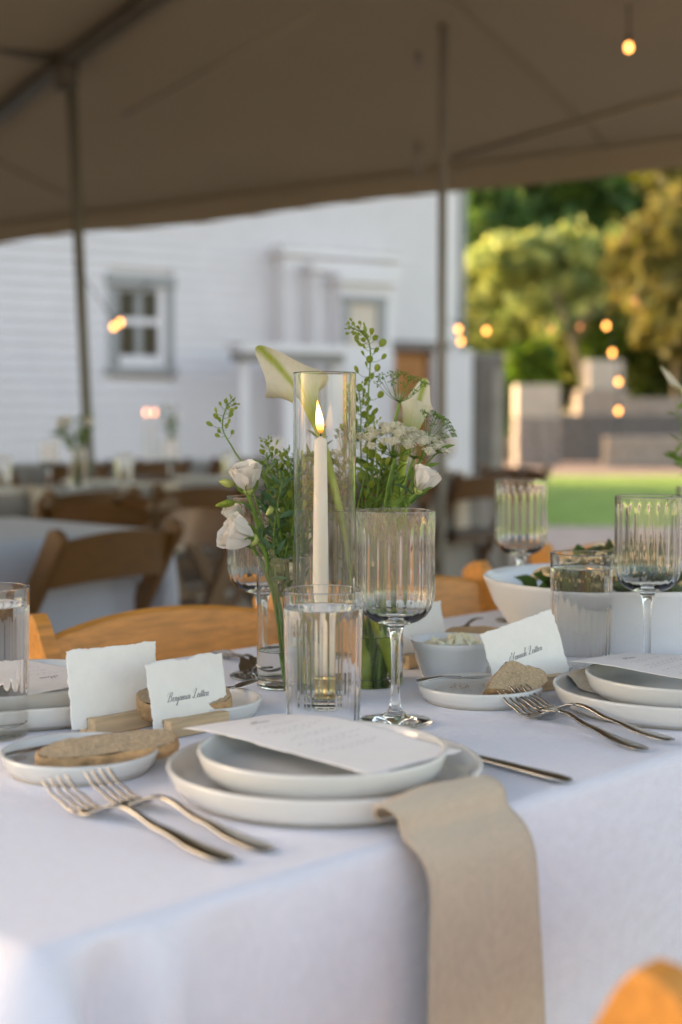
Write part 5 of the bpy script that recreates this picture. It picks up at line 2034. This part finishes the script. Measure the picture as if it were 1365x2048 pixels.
# lisianthus
lisianthus('open white lisianthus bloom, upper of the two at left', (497, 985, 1.615), (-.12, -.35, 1), .029, [(505, 1015, 1.62), (528, 1090, 1.63), (552, 1180, 1.64), (570, 1290, 1.645), (582, 1375, 1.645)], 3)
lisianthus('white lisianthus bloom nodding to the left, lower of the two', (512, 1082, 1.605), (-1.0, -.35, .42), .034, [(530, 1105, 1.61), (541, 1160, 1.62), (556, 1240, 1.635), (572, 1375, 1.64)], 4)
lisianthus('half open greenish lisianthus behind the lower white bloom', (476, 1045, 1.645), (-.5, -.2, 1), .018, [(490, 1070, 1.645), (530, 1140, 1.645), (560, 1240, 1.645), (578, 1372, 1.645)], 9, leaves=2)
lisianthus('white lisianthus bloom at the right over the wine glass', (836, 985, 1.62), (.5, -.1, 1), .026, [(815, 1010, 1.63), (790, 1080, 1.645), (765, 1220, 1.65), (752, 1372, 1.65)], 6)
lisianthus('small white lisianthus bloom deep among the right stems', (792, 950, 1.71), (.1, -.2, 1), .018, [(785, 985, 1.71), (770, 1090, 1.70), (750, 1372, 1.675)], 8, leaves=2)
bud('yellow green bud pointing left beside the upper bloom', [(434, 962, 1.63), (468, 968, 1.63), (490, 985, 1.632), (515, 1030, 1.635)], .0175, .0095)
bud('slender green bud pointing left between the white blooms', [(430, 1012, 1.63), (470, 1004, 1.63), (500, 1012, 1.632), (528, 1060, 1.635)], .023, .0085, 'pod')
bud('small green bud in front of the left stems', [(530, 1035, 1.60), (545, 1015, 1.61), (556, 1030, 1.62), (560, 1080, 1.63)], .013, .0065, 'bud')


def leafy(lab, pts, n, L0, L1, seed, pool=LEAVES, start=.35):
    r = random.Random(seed)
    c = PD(*pts[0])
    t = thing('leafy_stem', lab, 'foliage', c, 0, 'green leafy stems')
    path = [Vector(p) - c for p in stem_path(pts, 8)]
    make_stem(t, path, .0016, .0008, M['stem'])
    for k in range(n):
        s = start + (1 - start) * k / max(1, n - 1)
        i = min(len(path) - 2, int(s * (len(path) - 1)))
        tg = (path[i + 1] - path[i]).normalized()
        a = k * 2.4 + r.uniform(-.5, .5)
        put_leaf(t, path[i], Vector((math.cos(a), .6 * math.sin(a), 0)) + tg * r.uniform(.3, 1.1), r.uniform(L0, L1), pool)
    return t


leafy('leafy stem with dark bluish leaves in the left vase', [(578, 1372, 1.64), (556, 1190, 1.63), (548, 1090, 1.63), (556, 1010, 1.63), (566, 960, 1.63)], 16, .018, .038, 3, BLEAVES, .3)
leafy('leafy stem curving right at the top of the left bunch', [(592, 1372, 1.65), (578, 1150, 1.66), (572, 1020, 1.67), (590, 935, 1.675), (640, 915, 1.68)], 16, .014, .030, 4)
leafy('dense small leaved stem behind the left vase rim', [(596, 1372, 1.66), (596, 1150, 1.665), (592, 1060, 1.67), (584, 980, 1.67)], 18, .012, .026, 5)
leafy('leafy stem with small leaves behind the candle', [(612, 1372, 1.66), (640, 1100, 1.70), (655, 960, 1.71), (648, 905, 1.71), (630, 868, 1.70)], 14, .012, .026, 6)
leafy('leafy stem with narrow leaves at the right flank of the bunch', [(760, 1372, 1.655), (790, 1100, 1.65), (815, 1010, 1.645), (850, 935, 1.645), (885, 895, 1.645)], 14, .014, .034, 7)
leafy('leafy stem in the heart of the right bunch', [(745, 1372, 1.67), (750, 1120, 1.675), (765, 1000, 1.675), (772, 930, 1.675)], 20, .014, .030, 8)
leafy('thin leafy stem hanging over the centre wine glass', [(752, 1372, 1.655), (775, 1100, 1.64), (800, 1000, 1.635), (812, 1010, 1.625), (820, 1050, 1.62)], 10, .012, .024, 9)
leafy('leafy stem close behind the hurricane right wall', [(742, 1372, 1.69), (712, 1120, 1.705), (700, 1000, 1.71), (694, 930, 1.71)], 18, .012, .026, 10)
leafy('leafy stem between candle and left bloom', [(600, 1372, 1.655), (570, 1120, 1.655), (548, 1010, 1.655), (530, 960, 1.65), (525, 930, 1.65)], 12, .012, .024, 12)
for i, (a_, b_, c_, d_, lab) in enumerate(((560, 566, 552, 1.685, 'bushy leafy stem at the back of the left bunch'), (590, 578, 600, 1.69, 'bushy leafy stem behind the left hurricane wall'), (606, 612, 622, 1.70, 'bushy leafy stem low behind the candle at left'),
                                        (700, 690, 684, 1.72, 'bushy leafy stem low behind the candle at right'), (728, 742, 748, 1.70, 'bushy leafy stem at the back of the right bunch'), (770, 800, 790, 1.69, 'bushy leafy stem under the white lace flowers'), (740, 760, 772, 1.71, 'bushy leafy stem deep behind the tall pennycress'))):
    leafy(lab, [(a_ if a_ > 640 else 590, 1372, 1.655 + .002 * i), (a_, 1130, d_ - .01), (b_, 1020, d_), (c_, 925 - 12 * (i % 3), d_)], 34, .012, .026, 50 + i, LEAVES, .28)
for i, (x_, y_, q_, lab) in enumerate(((612, 960, 1.70, 'feathery green dill frond left of the candle behind the glass'), (628, 1050, 1.70, 'feathery green dill frond lower behind the candle'), (700, 905, 1.725, 'feathery yellow green dill frond right of the candle'), (668, 1010, 1.72, 'feathery green dill frond low right of the candle'))):
    umbel(lab, [(x_, y_, q_), (x_ + 6, y_ + 90, q_), (x_ * .5 + 340, 1240, 1.69), (738 if x_ > 640 else 592, 1372, 1.67 if x_ > 640 else 1.655)], .019, (.1 * (i - 1), -.3, 1), 18, 14, .0010, M['green_floret'] if i % 2 == 0 else M['dill'], .6, 60 + i, raylen=1.1, group='lace flowers')
for i, (b_, c_, e_, d_, lab) in enumerate(((540, 534, 905, 1.665, 'leafy stem at the left flank of the left bunch'), (556, 548, 945, 1.66, 'leafy stem just right of the upper white bloom'), (572, 576, 915, 1.675, 'leafy stem close to the hurricane on its left'), (586, 560, 985, 1.655, 'short leafy stem in the middle of the left bunch'), (545, 520, 1000, 1.655, 'short leafy stem between the two white blooms'))):
    leafy(lab, [(588, 1372, 1.65), (566, 1150, d_ - .005), (b_, 1050, d_), (c_, e_, d_)], 30, .013, .026, 80 + i, LEAVES if i % 2 else BLEAVES, .25)
# fine grass-like lines seen through the ribbed glass
for i, (x0, x1) in enumerate(((728, 748), (750, 762), (770, 790), (712, 735))):
    leafy(['pale thin stem leftmost behind the centre wine glass', 'pale thin stem second behind the centre wine glass', 'pale thin stem third behind the centre wine glass', 'pale thin stem beside the hurricane wall'][i],
          [(740 + 4 * i, 1374, 1.66), (x0 + 10, 1200, 1.665), (x0, 1050, 1.67), (x1, 930, 1.67)], 5, .012, .022, 20 + i, LEAVES, .6)

# arrangement at the right edge, farther back on the same table
ep = T(2.62, 1.08, ZT)
ep = G(1400, 2.35, ZT)
cyl_vase(ep, .040, .20, .06, 'clear cylinder vase just outside the right edge')
for k, (px, py, lab) in enumerate(((1352, 800, 'leafy stem reaching in at the right edge, upper'), (1345, 905, 'leafy stem reaching in at the right edge, lower'))):
    leafy(lab, [(1400, 1215, 2.35), (1398, 1020, 2.35), (1380, 940, 2.34), (px, py, 2.33)], 14, .02, .045, 30 + k)
calla('pale calla lily at the right edge behind the wine glass', (1392, 850, 2.36), .085, .036, (-.25, 0, 1), (-1, 0, .2), [(1395, 960, 2.36), (1400, 1100, 2.35), (1400, 1225, 2.35)], 7, tip=.4)

# ------------------------------------------------------------------ things on the other tables
def far_table_set(u0, u1, n0, n1, where, step=.62, seed=1):
    r = random.Random(seed)
    k = 0
    nmid = (n0 + n1) / 2
    u = u0 + .35
    names = ['first', 'second', 'third', 'fourth', 'fifth', 'sixth']
    while u < u1 - .2 and k < 6:
        nm = names[k]
        for side, sn in ((n0 + .17, 'near'), (n1 - .17, 'far')):
            p = T(u, side, ZT)
            plate('dinner_plate', p, f'white plate {nm} from left on the {sn} side of the {where} table', 'white plates on the other tables')
        nk = napkin_far(u, n0, f'tan napkin {nm} from left hanging off the {where} table', seed + k)
        p = T(u + .22, n0 + .26, ZT)
        t = thing('wine_glass', f'wine glass {nm} from left on the {where} table', 'wine glass', p, 0, 'wine glasses on the other tables')
        for q, me in WINE: link(q, me, t)
        p = T(u + .12, n1 - .28, ZT)
        t = thing('water_glass', f'water glass {nm} from left on the {where} table', 'water glass', p, 0, 'water glasses on the other tables')
        link('tumbler', TUM[0], t)
        link('water', TUM[1], t)
        u += step
        k += 1


NAPF = None


def napkin_far(u, n0, lab, seed):
    global NAPF
    if NAPF is None:
        c = crom([(.16, .030), (.05, .030), (.0, .028), (-.014, .016), (-.022, -.01), (-.028, -.1), (-.036, -.34)], 4)
        V, Fc = [], []
        for (n, z) in c:
            for lay in (0, .004):
                for x in (-.06, 0, .06):
                    V.append((x + .0 * lay, n - lay, z + lay))
        for i in range(len(c) - 1):
            for (a, b) in ((0, 1), (1, 2), (2, 5), (5, 4), (4, 3), (3, 0)):
                Fc.append((i * 6 + a, i * 6 + b, (i + 1) * 6 + b, (i + 1) * 6 + a))
        NAPF = mesh_only('napkin', V, Fc, M['napkin'])
    o = link('napkin', NAPF, None, T(u, n0, ZT), (0, 0, PI / 4))
    return tag(o, lab, 'napkin', 'tan napkins on the other tables')


far_table_set(*BT['near'], 'next', .66, 3)
far_table_set(*BT['mid'], 'middle', .66, 13)


def far_centre(u, n, lab, seed, candles=((.0, .0),), hgt=.34, flowers=True):
    p = T(u, n, ZT)
    r = random.Random(seed)
    if flowers:
        cyl_vase(p, .04, .19, .06, 'clear vase holding ' + lab)
        t = thing('flower_bunch', lab, 'flowers', p + Vector((0, 0, .02)))
        mb = MB()
        for k in range(9):
            a = k * .7
            e = Vector((.11 * math.cos(a) * r.uniform(.3, 1), .11 * math.sin(a) * r.uniform(.3, 1), r.uniform(.24, .40)))
            mb.tube([(0.01 * math.cos(a), .01 * math.sin(a), 0), (e.x * .25, e.y * .25, .16), e], [.003, .002, .0015], 5)
            for q in range(7):
                f = r.uniform(.5, 1)
                put_leaf(t, Vector((e.x * f * f, e.y * f * f, e.z * f)), (r.uniform(-1, 1), r.uniform(-1, 1), r.uniform(0, 1)), r.uniform(.03, .07))
            if k % 3 == 0:
                V, Fc = lathe([(0, 0), (.02, .006), (.028, .025), (.020, .042), (0, .036)], 10)
                o = mk('bloom', V, Fc, M['petal'], t, loc=e)
        mb.build('stems', M['stem'], t)
    for i, (du, dn) in enumerate(candles):
        q = T(u + du, n + dn, ZT)
        c = thing('taper_candle', f'lit candle number {i + 1} beside {lab}' if 0 else 'lit taper candle beside ' + lab + (', left one' if i == 0 else ', right one'), 'candle', q)
        V, Fc = lathe([(0, 0), (.028, 0), (.01, .006), (.0095, .03), (.0075, hgt), (0, hgt + .002)], 14)
        mk('wax', V, Fc, M['wax'], c)
        V, Fc = lathe([(0, 0), (.006, .006), (.0085, .015), (.006, .03), (.001, .05), (0, .052)], 12)
        mk('flame', V, Fc, M['farflame'], c, loc=(0, 0, hgt + .006))


far_centre(*UN(G(345, 10.9)), 'white and green flowers on the farthest table', 3, ((-.16, .10), (-.05, .14)))
far_centre(5.9, 5.38, 'greenery on the right end of the middle table', 6, ())
far_centre(3.7, 5.38, 'greenery on the left end of the middle table', 8, ())
far_centre(1.6, 3.6, 'greenery on the next table at left', 9, ())

# ------------------------------------------------------------------ string lights
SOCK = lathe([(0, 0), (.012, 0), (.013, .028), (.006, .034), (0, .034)], 12)
BULB = lathe([(0, -.036), (.006, -.035), (.0115, -.029), (.0140, -.021), (.0125, -.012), (.008, 0), (0, .001)], 18)
BM = {k: mesh_only('bulb', *BULB, M[k]) for k in ('bulb', 'dimbulb')}
SM = mesh_only('socket', *SOCK, M['cord'])


def string_light(lab, spots, d, ends, sag=.0):
    """spots: (px, py, lit) bulb centres; the cord runs through their sockets"""
    c = PD(spots[0][0], spots[0][1], d)
    t = thing('string_light', lab, 'string light', c)
    pts = [ends[0] - c] if ends[0] else []
    for (px, py, lit) in spots:
        p = PD(px, py, d) - c + Vector((0, 0, .022))
        pts.append(p + Vector((0, 0, .036)))
        link('socket', SM, t, p)
        link('bulb', BM['bulb' if lit else 'dimbulb'], t, p)
    if ends[1]: pts.append(ends[1] - c)
    MB().tube([Vector(p) for p in crom([tuple(p) for p in pts], 6)], .004, 6).build('cord', M['cord'], t)


e0 = Vector((ptop.x, ptop.y, 2.6))
string_light('string of warm bulbs strung across the lawn view and hanging down at right', [(917, 660, 1), (973, 663, 1), (1103, 660, 0), (1213, 653, 1), (1225, 707, 1), (1237, 765, 1), (1237, 823, 1)], 9.6, (PD(880, 640, 9.4), PD(1236, 875, 9.6)))
string_light('short drop of one warm bulb beside the house corner', [(922, 684, 1)], 9.9, (PD(918, 600, 9.9), None))
string_light('added bulbs standing in for reflections in the grey framed window', [(228, 655, 1), (241, 646, 1)], 9.2, (PD(172, 560, 9.0), PD(300, 560, 9.4)))  # bulbs added in place of lights reflected in the window
string_light('string of dim bulbs in front of the golden tree', [(1271, 604, 0), (1160, 655, 0)], 10.2, (PD(1420, 520, 10.4), None))
rb = roof_hit(1258, 40, -.02)
string_light('single warm bulb hanging from the tent roof at upper right', [(1258, 97, 1)], rb.y - .1, (PD(1258, 10, rb.y - .1), None))
